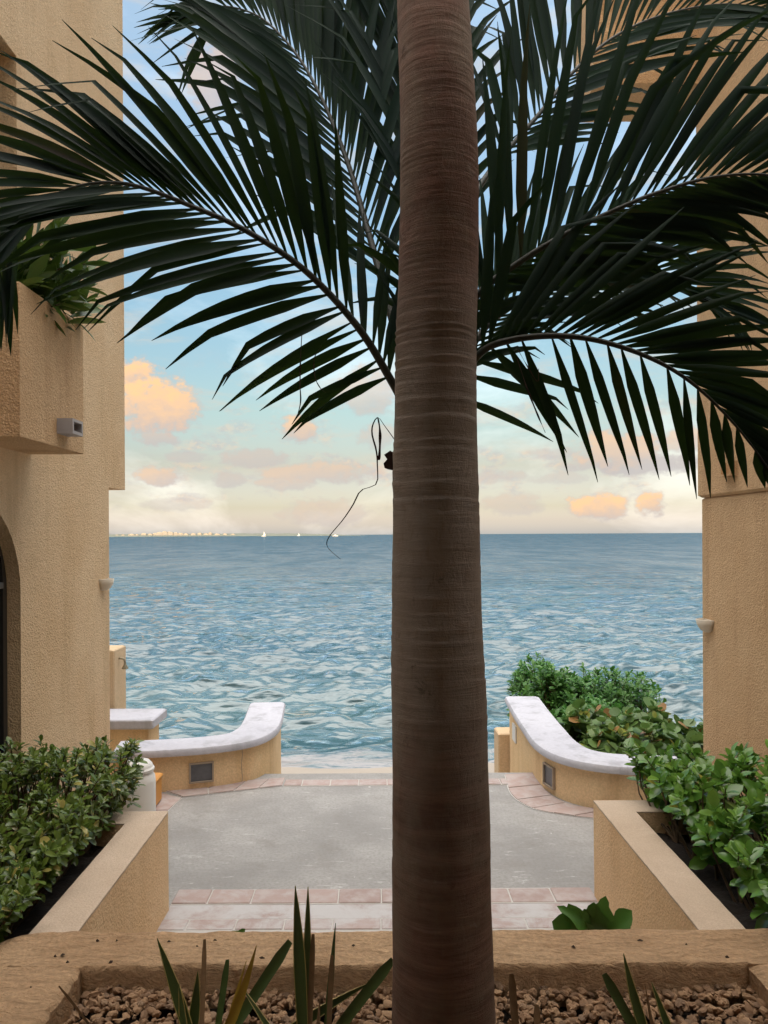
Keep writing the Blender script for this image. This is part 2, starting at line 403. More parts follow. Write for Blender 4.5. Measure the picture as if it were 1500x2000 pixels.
def make_sea():
    n_r, n_c = 760, 640
    yo = np.linspace(1, 0, n_r)
    o0, o1 = 1/11.6, 1/900.0
    d = 1/(o1+(o0-o1)*yo)
    th = np.linspace(-R(47), R(47), n_c)
    X = d[:, None]*np.tan(th)[None, :]; Y = np.repeat(d[:, None], n_c, 1)
    Z = np.zeros_like(X)
    sp = np.gradient(d)[:, None]
    g = np.random.default_rng(3)
    for i in range(110):
        lam = 0.32*(2.8/0.32)**(g.random())
        amp = 0.0075*lam**0.95*(0.5+g.random())
        a = R(90)+g.normal(0, 0.50)
        k = 2*math.pi/lam
        ph = k*(X*math.cos(a)+Y*math.sin(a))+g.random()*6.28
        cut = np.clip((lam/np.maximum(sp, .02)-2.5)/3.0, 0, 1)
        c = np.sin(ph)
        Z += amp*cut*(1.25*np.exp(1.1*(c-1))-.5+.45*c)
    patch = 0.9+0.2*np.sin(X*.11+1.3*np.sin(Y*.05))*np.sin(Y*.09+X*.03)
    Z *= patch
    # rollers near the beach
    roll = 0.11*np.exp(-((Y-16.2-0.35*np.sin(X*.55)-.2*np.sin(X*1.3))/.5)**2)+0.07*np.exp(-((Y-19.5-0.5*np.sin(X*.4+2))/.6)**2)
    Z = Z*np.clip((Y-11.8)/4.0, .12, 1)+roll*(0.6+0.4*np.sin(X*.8+1))
    v = np.stack([X, Y, Z+SEA], -1).reshape(-1, 3)
    idx = np.arange(n_r*n_c).reshape(n_r, n_c)
    f = np.stack([idx[:-1, :-1], idx[:-1, 1:], idx[1:, 1:], idx[1:, :-1]], -1).reshape(-1, 4)
    o = link('sea', np_mesh('sea', v, f), M['sea']); tag(o, kind='structure')
    mb = MB(); e = 60000; t = math.tan(R(47)); a = 895
    mb.add([(-a*t*1.0, a, SEA-.02), (a*t, a, SEA-.02), (e*3, e, SEA-.02), (-e*3, e, SEA-.02),
            (-400, 13, SEA-.02), (400, 13, SEA-.02), (e*3, 13, SEA-.02), (-e*3, 13, SEA-.02)], [(0, 1, 2, 3)])
    mb.v += [(-13*t, 13, SEA-.02), (13*t, 13, SEA-.02)]
    mb.f += [(7, 8, 0, 3), (9, 6, 2, 1)]
    tag(mb.build('open_sea', M['sea']), kind='structure')
make_sea()

# ------------------------------------------------------------------ patio with its tiles
PL, PR = -2.36, 2.75           # the two building faces
def patio():
    mb = MB(); mb.box(PL, PR, 3.2, 7.40, -1.0, 0.0)
    pt = tag(mb.build('patio', M['concrete']), kind='structure')
    d = lambda y: on_z(735, y).y
    def row(y0, y1, x0, x1, w, m, off, z=0.010):
        MB().box(x0, x1, y0-.008, y1+.008, -.01, .004).build('grout', M['grout'], pt)
        x = x0-off; k = 0
        while x < x1:
            a, b = max(x+.004, x0), min(x+w-.004, x1); x += w
            if b-a < .03: continue
            t = MB(); t.box(a, b, y0+rnd.uniform(0, .004), y1-rnd.uniform(0, .004), -.01, z+rnd.uniform(-.003, .002), .004)
            t.build('tile', m, pt)
    row(d(1765), d(1738), -1.29, 1.37, .272, M['tile'], .05)
    MB().box(-1.29, 1.37, d(1796)+.012, d(1765)-.012, -.01, .003).build('worn_strip', M['worn_band'], pt)
    row(d(1817), d(1796), -1.29, 1.37, .285, M['tile_worn'], .12)
    row(d(1842), d(1818)-.012, -1.29, 1.37, .285, M['tile_worn'], .2, .007)
    y0, y1 = d(1534.5), d(1523.5)
    row(y0, y1, -.86, 1.20, .262, M['tile'], .1)
    # curved bands that follow the foot of the two low walls
    def band(inner, outer, n, z=.010):
        I, O = spline(inner, n*4+1), spline(outer, n*4+1)
        g = MB()
        for k in range(len(I)-1):
            q = [I[k], I[k+1], O[k+1], O[k]]
            g.add([(p.x, p.y, .004) for p in q], [(0, 1, 2, 3)])
        g.build('grout', M['grout'], pt)
        for k in range(n):
            ii, oo = I[k*4:k*4+5], O[k*4:k*4+5]
            sh = lambda L: [L[0].lerp(L[1], .10)]+L[1:4]+[L[4].lerp(L[3], .10)]
            ii, oo = sh(ii), sh(oo)
            ii = [a.lerp(b, .03) for a, b in zip(ii, oo)]
            zz = z+rnd.uniform(-.002, .002)
            t = MB(); m = 5
            vs = [(p.x, p.y, zz) for p in ii]+[(p.x, p.y, zz) for p in oo]+[(p.x, p.y, -.01) for p in ii]+[(p.x, p.y, -.01) for p in oo]
            fs = [(i, i+1, m+i+1, m+i) for i in range(4)]+[(2*m+i, 2*m+i+1, i+1, i) for i in range(4)]+[(m+i, m+i+1, 3*m+i+1, 3*m+i) for i in range(4)]
            fs += [(0, m, 3*m, 2*m), (4, 2*m+4, 3*m+4, m+4)]
            t.add(vs, fs); t.build('tile', M['tile'], pt)
    g = lambda *p: [Vector((*on_z(*q).xy, 0)) for q in p]
    band(g((985, 1514), (998, 1553), (1040, 1580), (1100, 1592), (1160, 1600)), [Vector(p) for p in ((1.50, 7.38, 0), (1.50, 6.86, 0), (1.60, 6.55, 0), (1.80, 6.40, 0), (2.2, 6.34, 0))], 6)
    band([Vector((-.87, y0, 0))]+g((456, 1546.5), (358, 1558)), [Vector(p) for p in ((-.87, 7.25, 0), (-1.22, 7.18, 0), (-1.95, 6.93, 0))], 4)
    band(g((356, 1560), (330, 1584), (318, 1600)), [Vector(p) for p in ((-1.98, 6.88, 0), (-2.02, 6.4, 0), (-2.04, 6.2, 0))], 2)
    return pt
PATIO = patio()

# ------------------------------------------------------------------ low curved walls with white coping
def low_wall(path, name, label, org, extra):
    t = thing(name, label, 'wall', org)
    P = spline([(*p, 0) for p in path], 48); P = [(p.x, p.y) for p in P]
    MB().ribbon_wall(P, [-.15, .15, .15, -.15], [-1.4, -1.4, .335, .335]).build('wall_body', M['render_y'], t, org, True, 40)
    MB().ribbon_wall(P, [-.20, .20, .205, .19, .15, -.15, -.19, -.205], [.325, .325, .36, .385, .395, .395, .385, .36]).build('coping', M['coping'], t, org, True, 40)
    for nm, mb, m in extra: mb.build(nm, m, t, org)
    return t
def vent(p, nrm, w, h):        # recessed step light in a wall face
    n = Vector(nrm).normalized(); u = Vector((-n.y, n.x, 0)); a = MB(); b = MB()
    def bx(mb, u0, u1, z0, z1, d0, d1):
        c = [p+u*uu+n*dd+Vector((0, 0, zz)) for dd in (d0, d1) for (uu, zz) in ((u0, z0), (u1, z0), (u1, z1), (u0, z1))]
        mb.add(c, [(0, 3, 2, 1), (4, 5, 6, 7), (0, 1, 5, 4), (1, 2, 6, 5), (2, 3, 7, 6), (3, 0, 4, 7)])
    bx(a, -w/2, w/2, 0, h, -.02, .006)
    e = .014
    for r in ((-w/2-e, -w/2, -e, h+e), (w/2, w/2+e, -e, h+e), (-w/2, w/2, -e, 0), (-w/2, w/2, h, h+e)): bx(b, *r, -.02, .02)
    return [('step_light', a, M['vent']), ('light_frame', b, M['vent_frame'])]
def face_at(path, px, sgn):     # point and outward normal of a wall face where it crosses photo column px
    P = spline([(*p, 0) for p in path], 400); best = None
    for i in range(1, 399):
        t = (P[i+1]-P[i-1]).normalized(); nn = Vector((-t.y, t.x, 0))*sgn; q = P[i]+nn*.15
        e = abs(PX0+q.x/q.y*FPX-px)
        if nn.y < .3 and (best is None or e < best[0]): best = (e, q, nn)
    return best[1], best[2]
lp = [(-2.36, 6.98), (-2.0, 7.03), (-1.62, 7.12), (-1.32, 7.28), (-1.20, 7.56), (-1.19, 7.95), (-1.25, 8.75)]
q, nn = face_at(lp, 391, -1); q.z = .075
ex = vent(q, nn, .19, .155)
q, nn = face_at(lp, 470, -1)
ck = MB(); tt = Vector((-nn.y, nn.x, 0))
zz = [.33, .26, .18, .10, .04, .0]
for k in range(5):
    a0, a1 = [q+tt*.006*math.sin(k_*2.1)+nn*.0015+Vector((0, 0, zz[k_])) for k_ in (k, k+1)]
    ck.add([a0-tt*.0025, a0+tt*.0025, a1+tt*.0025, a1-tt*.0025, a0-tt*.0025-nn*.01, a0+tt*.0025-nn*.01, a1+tt*.0025-nn*.01, a1-tt*.0025-nn*.01], [(0, 3, 2, 1), (0, 1, 5, 4), (2, 3, 7, 6), (1, 2, 6, 5), (3, 0, 4, 7)])
ex.append(('joint_crack', ck, M['vent_frame']))
lw = low_wall(lp, 'curved_wall', 'low yellow wall with white coping curving behind the white urn, left of the palm trunk', (-1.6, 7.2, 0), ex)
rp = [(2.62, 6.40), (2.25, 6.44), (1.93, 6.52), (1.72, 6.72), (1.64, 7.05), (1.64, 7.5), (1.66, 8.2), (1.70, 9.0)]
q, nn = face_at(rp, 1071, 1); q.z = .07
rw = low_wall(rp, 'curved_wall', 'low yellow wall with white coping in front of the sea grape bushes', (1.7, 7, 0), vent(q, nn, .17, .165))
pq = MB().box(1.50, 1.515, 8.35, 8.55, .02, .20)
tag(pq.build('wall_plaque', M['plaque'], None), 'small white plaque on the seaward end of the low yellow wall', 'plaque')
st = MB().box(1.42, 1.86, 9.02, 9.35, -1.5, -.05, .012)
tag(st.build('end_pier', M['render_p'], None, (1.6, 9.2, -1.5)), 'short yellow pier at the sea end of the wall below its coping', 'pier')
t = thing('garden_pier', 'short yellow pier wall with thick white coping beside the tan building', 'wall', (-2.6, 8.2, -1))
MB().box(-3.4, -2.40, 8.05, 8.45, -1.5, .29, .01).build('wall_body', M['render_y'], t, (-2.6, 8.2, -1))
MB().box(-3.4, -2.33, 7.98, 8.52, .285, .385, .012).build('coping', M['coping'], t, (-2.6, 8.2, -1))
t = thing('shower_pillar', 'slim tan pillar carrying a small shower head over the beach', 'pillar', (-3.1, 8.8, -1))
MB().box(-3.4, -2.94, 8.6, 9.0, -1.5, 1.02, .012).build('post', M['render_p'], t, (-3.1, 8.8, -1))
sh = MB().tube([(-2.97, 8.75, .90), (-2.93, 8.75, .905), (-2.885, 8.75, .90), (-2.87, 8.75, .86)], .012, 8).build('shower_arm', M['metal'], t, (-3.1, 8.8, -1), True)
MB().lathe([(.012, .06), (.016, .03), (.035, 0), (.037, -.012), (.03, -.016)], (-2.87, 8.75, .80), 16).build('shower_head', M['metal'], t, (-3.1, 8.8, -1), True, 40)
#@@BUILD

# ------------------------------------------------------------------ buildings
def pierced_face(mb, X, y0, y1, z0, z1, holes, depth):     # wall face at x = X (seen from +x) with openings and their reveals
    loops = [[Vector((y0, z0, 0)), Vector((y1, z0, 0)), Vector((y1, z1, 0)), Vector((y0, z1, 0))]]
    loops += [[Vector((a, b, 0)) for a, b in h] for h in holes]
    flat = [p for l in loops for p in l]
    mb.add([(X, p.x, p.y) for p in flat], tessellate_polygon(loops))
    for h in holes:
        n = len(h)
        mb.add([(X, a, b) for a, b in h]+[(X-depth, a, b) for a, b in h], [(i, (i+1) % n, n+(i+1) % n, n+i) for i in range(n)])
def arch(y0, y1, z0, zs, n=20):
    r = (y1-y0)/2; c = (y0+y1)/2
    return [(y0, z0), (y1, z0)]+[(c+r*math.cos(math.pi*k/n), zs+r*math.sin(math.pi*k/n)) for k in range(n+1)]
ORG_L = (-4.7, 2, -1.2)
lb = thing('seaside_building', 'tan stucco building with arched window and planter box beside the left hedge', 'building', ORG_L)
LY = 6.78; UP = 2.73; LY2 = 7.22
A_HOLE = arch(3.86, 5.09, .66, 1.93)
U_HOLE = [(3.7, 4.15), (5.07, 4.15), (5.07, 5.47), (3.7, 5.47)]
def left_body():
    mb = MB()
    pierced_face(mb, PL, 2.9, LY, -1.2, UP, [A_HOLE], .13)
    pierced_face(mb, PL, 2.9, LY2, UP, 7.6, [U_HOLE], .20)
    x0 = -7.0
    mb.add([(PL, LY, -1.2), (x0, LY, -1.2), (x0, LY, UP), (PL, LY, UP)], [(0, 1, 2, 3)])
    mb.add([(PL, LY2, UP), (x0, LY2, UP), (x0, LY2, 7.6), (PL, LY2, 7.6)], [(0, 1, 2, 3)])
    mb.add([(PL, LY-.3, UP), (x0, LY-.3, UP), (x0, LY2, UP), (PL, LY2, UP)], [(0, 1, 2, 3)])
    mb.add([(PL, 2.9, 7.6), (PL, LY2, 7.6), (x0, LY2, 7.6), (x0, 2.9, 7.6)], [(0, 1, 2, 3)])
    mb.add([(x0, 2.9, -1.2), (x0, LY, -1.2), (x0, LY2, 7.6), (x0, 2.9, 7.6)], [(0, 3, 2, 1)])
    mb.add([(PL, 2.9, -1.2), (x0, 2.9, -1.2), (x0, 2.9, 7.6), (PL, 2.9, 7.6)], [(0, 3, 2, 1)])
    mb.build('wall', M['stucco_l'], lb, ORG_L)
left_body()
def window_parts(parent, org, hole, X, sill=None):
    # frame follows the opening; dark pane behind; grey mullions
    n = len(hole); c = (sum(p[0] for p in hole)/n, sum(p[1] for p in hole)/n)
    ys = [p[0] for p in hole]; zs = [p[1] for p in hole]
    w = thing_part('window', parent)
    pane = MB(); pane.add([(X, a, b) for a, b in hole], [tuple(range(n))]); pane.build('pane', M['glass'], w)
    fr = MB(); e = .055
    inn = [(a+(e if a < c[0] else -e) if abs(a-c[0]) > e else a, b+(e if b < c[1] else -e)) for a, b in hole]
    fr.add([(X+.03, a, b) for a, b in hole]+[(X+.03, a, b) for a, b in inn]+[(X+.002, a, b) for a, b in inn],
           [(i, (i+1) % n, n+(i+1) % n, n+i) for i in range(n)]+[(n+i, n+(i+1) % n, 2*n+(i+1) % n, 2*n+i) for i in range(n)])
    fr.build('frame', M['frame'], w)
    y0, y1 = min(ys), max(ys)
    for k in (.5,):
        yy = y0+(y1-y0)*k
        MB().box(X+.003, X+.028, yy-.022, yy+.022, min(zs)+.05, max(zs)-.06).build('mullion', M['frame_grey'], w)
    zt = min(zs)+(max(zs)-min(zs))*.70
    MB().box(X+.004, X+.032, y0+.05, y1-.05, zt-.02, zt+.02).build('transom', M['frame_grey'], w)
    return w
def thing_part(name, parent):
    o = bpy.data.objects.new(name, None); COL.objects.link(o); o.parent = parent
    o.location = -Vector(parent.location); return o
# (window parts carry world coordinates: their holder sits at the scene origin)
window_parts(lb, ORG_L, A_HOLE, PL-.12)
window_parts(lb, ORG_L, U_HOLE, PL-.19)
MB().box(PL-.12, PL+.055, 3.75, 5.16, .60, .66, .012).build('sill', M['rim'], lb, ORG_L, True, 30)
# planter box hung on the wall below the upper window
BX, BY0, BY1, BZ0, BZ1 = -2.0, 4.32, 5.26, 2.86, 3.735
pb = MB(); w_ = .09; xa = PL-.02
O = [(xa, BY0), (BX, BY0), (BX, BY1), (xa, BY1)]; I = [(xa+.01, BY0+w_), (BX-w_, BY0+w_), (BX-w_, BY1-w_), (xa+.01, BY1-w_)]
pb.v = [(x, y, BZ0) for x, y in O]+[(x, y, BZ1) for x, y in O]+[(x, y, BZ1) for x, y in I]+[(x, y, BZ1-.3) for x, y in I]
pb.f = [(3, 2, 1, 0), (12, 13, 14, 15)]+[f for i in range(4) for f in ((i, (i+1) % 4, 4+(i+1) % 4, 4+i), (4+i, 4+(i+1) % 4, 8+(i+1) % 4, 8+i), (8+i, 8+(i+1) % 4, 12+(i+1) % 4, 12+i))]
box = pb.build('planter_box', M['stucco_r'], lb, ORG_L)
bv = box.modifiers.new('soft edges', 'BEVEL'); bv.width = .02; bv.segments = 3; bv.limit_method = 'ANGLE'
MB().box(PL, BX-.08, BY0+.08, BY1-.08, BZ1-.30, BZ1-.08).build('soil', M['soil'], box, ORG_L)
sp = MB()
yc, zc = 4.90, 3.00
sp.box(BX-.02, BX+.10, yc-.085, yc+.085, zc-.055, zc-.035); sp.box(BX-.02, BX+.10, yc-.085, yc-.065, zc-.034, zc+.04)
sp.box(BX-.02, BX+.10, yc+.065, yc+.085, zc-.034, zc+.04); sp.box(BX-.02, BX+.10, yc-.064, yc+.064, zc+.022, zc+.04)
sp.build('drain_spout', M['drain'], box, ORG_L)

ORG_R = (4.7, 2, -1.2)
rb = thing('seaside_building', 'ochre stucco building with projecting upper corner behind the right hedge', 'building', ORG_R)
RY = 6.50
def slab_grid(mb, X, y0, y1, z0, z1):
    mb.add([(X, y0, z0), (X, y1, z0), (X, y1, z1), (X, y0, z1)], [(0, 3, 2, 1)])
MB().box(PR, 7.0, 2.9, RY, -1.2, 2.60, .02).build('lower_wall', M['stucco_r'], rb, ORG_R, True, 30)
MB().box(PR-.022, 7.0, 2.9, RY+.03, 2.595, 7.6, .02).build('upper_wall', M['stucco_r'], rb, ORG_R, True, 30)
def knobby():
    mb = MB(); x0, x1, y0, y1, z0, z1 = 1.845, PR, 6.45, 7.05, 6.07, 7.7
    n, m = 26, 40
    loop = [(x1, y0)]+[(x1+(x0-x1)*k/n, y0) for k in range(1, n)]+[(x0, y0), (x0, y1)]+[(x0+(x1-x0)*k/6, y1) for k in range(1, 7)]
    vs = []; L = len(loop)
    for j in range(m+1):
        z = z0+(z1-z0)*j/m
        for (x, y) in loop:
            q = .035*nz3((x, y, z), 2.2)+.02*nz3((x, y, z), 7)
            vs.append((x-(q if x < x1-.01 else 0)*.4, y-abs(q)*1.2, z+(q*.3 if j == 0 else 0)))
    fs = [(j*L+i, j*L+i+1, (j+1)*L+i+1, (j+1)*L+i) for j in range(m) for i in range(L-1)]
    fs.append(tuple(reversed(range(L))))
    mb.add(vs, fs); mb.build('projecting_corner', M['stucco_r'], rb, ORG_R, True, 50)
knobby()
s2 = MB(); p = at(1437, 915, 5.9); z2 = p.z
s2.box(PR-.075, PR-.01, 5.80, 5.98, z2-.06, z2-.045); s2.box(PR-.07, PR-.01, 5.80, 5.815, z2-.044, z2+.05); s2.box(PR-.07, PR-.01, 5.965, 5.98, z2-.044, z2+.05)
s2.build('drain_spout', M['stucco_r'], rb, ORG_R)

# viewer's covered walk: floor, unseen roof and walls shaped to darken the foreground
tag(MB().box(-3.2, 3.6, -4, 1.70, -.5, .60).build('walkway_floor', M['concrete']), kind='structure')
ORG_B = (.2, -1, .6)
pv = thing('shade_pavilion', 'unseen tan roof, walls and columns over the walk, shaped to darken the foreground', 'shade_pavilion', ORG_B)
MB().box(-3.2, 3.6, -4.0, 2.08, 3.85, 4.15, .02).build('roof', M['stucco_l'], pv, ORG_B)
for (x, y) in ((-2.95, -3.7), (3.35, -3.7), (-2.95, 1.45), (3.35, 1.45)): MB().box(x-.18, x+.18, y-.18, y+.18, -.6, 3.855, .015).build('column', M['stucco_l'], pv, ORG_B)
for x in (-3.0, 3.4): MB().box(x-.09, x+.09, -3.5, 1.25, -.6, 3.853).build('shade_side_wall', M['stucco_l'], pv, ORG_B)  # side walls added out of view to darken trunk and bed

for (x0_, x1_) in ((-2.9, -.5), (.9, 3.3)): MB().box(x0_, x1_, -3.95, -3.75, -.6, 3.852).build('shade_back_wall', M['stucco_l'], pv, ORG_B)  # added to cut the light from behind on trunk and fronds
MB().box(-.495, .895, -3.94, -3.76, 2.5, 3.851).build('lintel', M['stucco_l'], pv, ORG_B)
ORG_H = (0, -28, -.6)  # unseen block added behind the viewer to keep the low sun out
ht = thing('sun_blocker', 'unseen tan block added behind the walk to stop the low sun', 'building', ORG_H)
MB().box(-26, 26, -36, -26, -.6, 12.2, .05).build('wall', M['stucco_l'], ht, ORG_H)
for i in range(12):
    for j in range(3):
        x = -23.1+i*4.2; z = .9+j*3.2
        MB().box(x-.6, x+.6, -26.02, -25.96, z, z+1.5).build('window', M['glass'], ht, ORG_H)

# wall lamps: half bowls with a flat open top
def wall_lamp(p, side, label):
    t = thing('wall_lamp', label, 'lamp', p, 'half bowl lamps on the two buildings')
    mb = MB(); n = 12; prof = [(.095, .0), (.085, -.045), (.062, -.082), (.03, -.10)]
    for r, z in prof: mb.v += [(p[0]+side*r*math.sin(math.pi*k/n), p[1]+r*math.cos(math.pi*k/n), p[2]+z) for k in range(n+1)]
    mb.f = [(j*(n+1)+k, j*(n+1)+k+1, (j+1)*(n+1)+k+1, (j+1)*(n+1)+k) for j in range(3) for k in range(n)]
    mb.f.append(tuple(3*(n+1)+k for k in range(n+1)))
    o = mb.build('bowl', M['cream_lamp'], t, p, True)
    md = o.modifiers.new('thick', 'SOLIDIFY'); md.thickness = .008
    x0, x1 = sorted((p[0]-side*.004, p[0]+side*.012))
    MB().box(x0, x1, p[1]-.06, p[1]+.06, p[2]-.095, p[2]-.003).build('back_plate', M['cream_lamp'], t, p)
wall_lamp((PL, 6.62, 1.93), 1, 'cream half bowl lamp on the tan building above the low pier wall')
wall_lamp((PR, 6.36, 1.585), -1, 'cream half bowl lamp on the ochre building above the sea grapes')

# ------------------------------------------------------------------ planters
def planter(xo, xi, yf, name, label, org):       # long bed between a wall of the building and the patio
    t = thing(name, label, 'planter', org)
    s = 1 if xi > xo else -1                      # xo: patio face, xi: building face
    far = yf; th = .20
    def rng(a, b): return (min(a, b), max(a, b))
    a0, a1 = rng(xo, xo+s*th)
    w = MB()
    nseg = 26
    for (nm, m, z0, z1, ov) in (('wall', M['planter'], -.02, .603, 0.0), ('rim', M['rim'], .600, .61, .0015)):
        mb = MB()
        # L-shaped in plan: side wall plus end wall
        P = [(xo-s*ov, 3.18), (xo-s*ov, far+ov), (xi, far+ov), (xi, far-th), (xo+s*(th), far-th), (xo+s*(th), 3.18)]
        def sub(P):
            out = []
            for i in range(len(P)-1):
                a, b = Vector(P[i]), Vector(P[i+1]); k = max(1, int((b-a).length/.05))
                out += [a.lerp(b, q/k) for q in range(k)]
            return out+[Vector(P[-1])]
        L = sub(P); n = len(L)
        def jig(p, z, a):
            return (p.x+a*nz3((p.x*3, p.y*3, z), 4), p.y+a*.4*nz3((p.y*3, p.x*3, z+7), 4), z)
        A = .004
        mb.v = [jig(p, z0, A) for p in L]+[jig(p, z1-.008, A) for p in L]
        ins = []
        cx = sum(p.x for p in L)/n
        mb.v += [jig(p, z1, A*.5) for p in L]
        for k in range(2): mb.f += [(k*n+i, k*n+(i+1) % n, (k+1)*n+(i+1) % n, (k+1)*n+i) for i in range(n)]
        top = [Vector((p.x, p.y, 0)) for p in L]
        mb.f += [tuple(2*n+q for q in tri) for tri in tessellate_polygon([top])]
        if s < 0: mb.f = [tuple(reversed(f)) for f in mb.f]
        mb.build(nm, m, t, org, True, 35)
    b0, b1 = rng(xo+s*th*.9, xi)
    so = MB(); nx, ny = 14, 40
    so.v = [(b0+(b1-b0)*i/nx, 3.1+(far-.15-3.1)*j/ny, .47+.03*nz3((i*.4, j*.4, s), 1)) for j in range(ny+1) for i in range(nx+1)]
    so.f = [(j*(nx+1)+i, j*(nx+1)+i+1, (j+1)*(nx+1)+i+1, (j+1)*(nx+1)+i) for j in range(ny) for i in range(nx)]
    so.build('soil', M['soil'], t, org, True)
    return t
planter(-1.285, PL, 4.71, 'hedge_planter', 'long tan planter with dark soil below the arched window', (-1.6, 4, 0))
planter(1.367, PR, 4.86, 'hedge_planter', 'long tan planter with pale rim below the ochre building', (2.0, 4, 0))

# the low planter in front, thick trowelled rim round the palm bed
FZ = .635; FY0, FY1 = 2.97, 3.24
def front_planter():
    t = thing('palm_planter', 'thick rough stucco planter rim round the gravel bed of the palm', 'planter', (0, 2.4, 0))
    mb = MB()
    # far wall as a dense strip: cross-section rings along x, uneven inner and outer edges
    def strip(path, w, nm, flat=lambda x, y: False):
        n = len(path); m = 26
        rows = []
        for i, (p, q) in enumerate(path):             # inner edge point, outer edge point
            row = []
            for k in range(m+1):
                u = k/m
                x, y = p[0]+(q[0]-p[0])*u, p[1]+(q[1]-p[1])*u
                e = min(u, 1-u) if not flat(x, y) else (1-u)
                z = FZ-.018*max(0, 1-e/.06)**2
                z += .006*nz3((x, y, 0), 5)+.004*nz3((x*2, y*5, 3), 9)
                row.append((x, y, z))
            row = [(row[0][0]+.02, row[0][1]-.003, FZ-.35)]+row+[(row[-1][0], row[-1][1]+.004, -.02)]
            rows.append(row)
        L = len(rows[0]); vs = [v for r in rows for v in r]
        fs = [(i*L+k, (i+1)*L+k, (i+1)*L+k+1, i*L+k+1) for i in range(n-1) for k in range(L-1)]
        fs += [tuple(range(L)), tuple(reversed([(n-1)*L+k for k in range(L)]))]
        o = MB().add(vs, fs); return o.build(nm, M['front'], t, (0, 2.4, 0), True, 38)
    path = []
    x = -1.57
    while x < 2.75:
        w = .010*nz3((x, 0, 1), 4)+.008*nz3((x, 3, 1), 13)
        o = .010*nz3((x, 5, 1), 5)
        back = FY1+o
        d = x+1.57
        if d < .16: back -= .16-math.sqrt(max(0, .16**2-(.16-d)**2))
        path.append(((x, FY0+w), (x, back))); x += .02
    strip(path, .27, 'far_rim', lambda x, y: x < -1.15 or x > 1.43)
    path = []
    y = 2.975
    while y > 1.5:
        w = .012*nz3((y, 2, 9), 5)+.014*nz3((y, 4, 9), 16)
        xi = -1.145+w-.02*max(0, (2.97-y))
        path.append(((xi, y), (-1.56+.012*nz3((y, 8, 2), 4), y))); y -= .02
    strip(path, .4, 'side_rim')
    path = []
    y = 2.975
    while y > 1.5:
        w = .010*nz3((y, 2, 4), 5)+.008*nz3((y, 4, 5), 16)
        path.append(((2.6, y), (1.43+w, y))); y -= .02
    strip([(b, a) for a, b in path][::-1], .4, 'side_rim')
    MB().box(-1.5, 2.6, 1.70, 1.92, -.02, FZ-.02, .02).build('near_rim', M['front'], t, (0, 2.4, 0))
    so = MB().box(-1.2, 1.5, 1.8, 3.0, -.02, .47); so.build('soil', M['soil'], t, (0, 2.4, 0))
    return t
front_planter()
#@@PLANTS

# ------------------------------------------------------------------ plant materials
def leafmat(name, dark, light, extra=None, rough=.38, trans=.25, spec=.5, tcol=None):
    def fn(g, b, tc):
        geo = g.n('ShaderNodeNewGeometry'); r = g.m('FRACT', g.m('ADD', geo.outputs['Random Per Island'], g.n('ShaderNodeObjectInfo').outputs['Random']))
        n = g.noise(geo.outputs['Position'], 2.2, 3.0)
        c = g.mix(r, dark, light)
        c = g.mix(g.m('MULTIPLY', g.mapr(n, .35, .7), .45), c, tuple(x*.6 for x in light[:3])+(1,))
        if extra:
            for lo, col in extra: c = g.mix(g.m('GREATER_THAN', g.m('FRACT', g.m('MULTIPLY', r, 7.31)), lo), c, col)
        fine = g.noise(geo.outputs['Position'], 60, 3.0)
        c = g.mix(g.m('MULTIPLY', fine, .3), c, tuple(x*.5 for x in dark[:3])+(1,))
        g.put(b.inputs['Base Color'], c); b.inputs['Roughness'].default_value = rough; b.inputs['Specular IOR Level'].default_value = spec
        if trans:
            t = g.n('ShaderNodeBsdfTranslucent', {'Color': tcol or c}); mx = g.n('ShaderNodeMixShader', {0: trans})
            g.put(mx.inputs[1], b); g.put(mx.inputs[2], t); g.put(g.out.inputs['Surface'], mx)
    return mat(name, fn)
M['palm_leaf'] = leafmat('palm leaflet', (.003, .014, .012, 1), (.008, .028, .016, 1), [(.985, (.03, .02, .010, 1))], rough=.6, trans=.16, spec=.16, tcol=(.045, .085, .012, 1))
M['hedge_l'] = leafmat('hedge leaf', (.065, .12, .015, 1), (.175, .25, .04, 1), [(.93, (.42, .36, .10, 1))], rough=.3, trans=.22)
M['hedge_r'] = leafmat('broad hedge leaf', (.065, .18, .025, 1), (.18, .35, .05, 1), [(.965, (.32, .30, .05, 1))], rough=.24, trans=.25)
M['shrub'] = leafmat('shrub leaf', (.06, .20, .035, 1), (.15, .33, .07, 1), rough=.4, trans=.3)
M['seagrape'] = leafmat('sea grape leaf', (.08, .18, .04, 1), (.20, .31, .08, 1), [(.86, (.40, .20, .07, 1)), (.93, (.36, .38, .07, 1))], rough=.4, trans=.25)
M['boxplant'] = leafmat('box plant leaf', (.05, .10, .015, 1), (.11, .19, .03, 1), rough=.35, trans=.2)
M['snake'] = leafmat('sword leaf', (.05, .095, .022, 1), (.11, .16, .045, 1), rough=.42, trans=.05)
M['snake_y'] = plain('yellow sword leaf', (.40, .27, .03), .45)
M['margin'] = plain('pale leaf margin', (.38, .30, .09), .5)
M['dry'] = plain('dry leaf', (.20, .12, .055), .8, vary=.4, scale=30)
M['twig'] = plain('twig', (.10, .065, .035), .9, vary=.4, scale=30)
M['rachis'] = plain('palm rachis', (.020, .021, .010), .5, vary=.3, scale=20)
M['strand'] = plain('dry palm strand', (.045, .022, .018), .8)
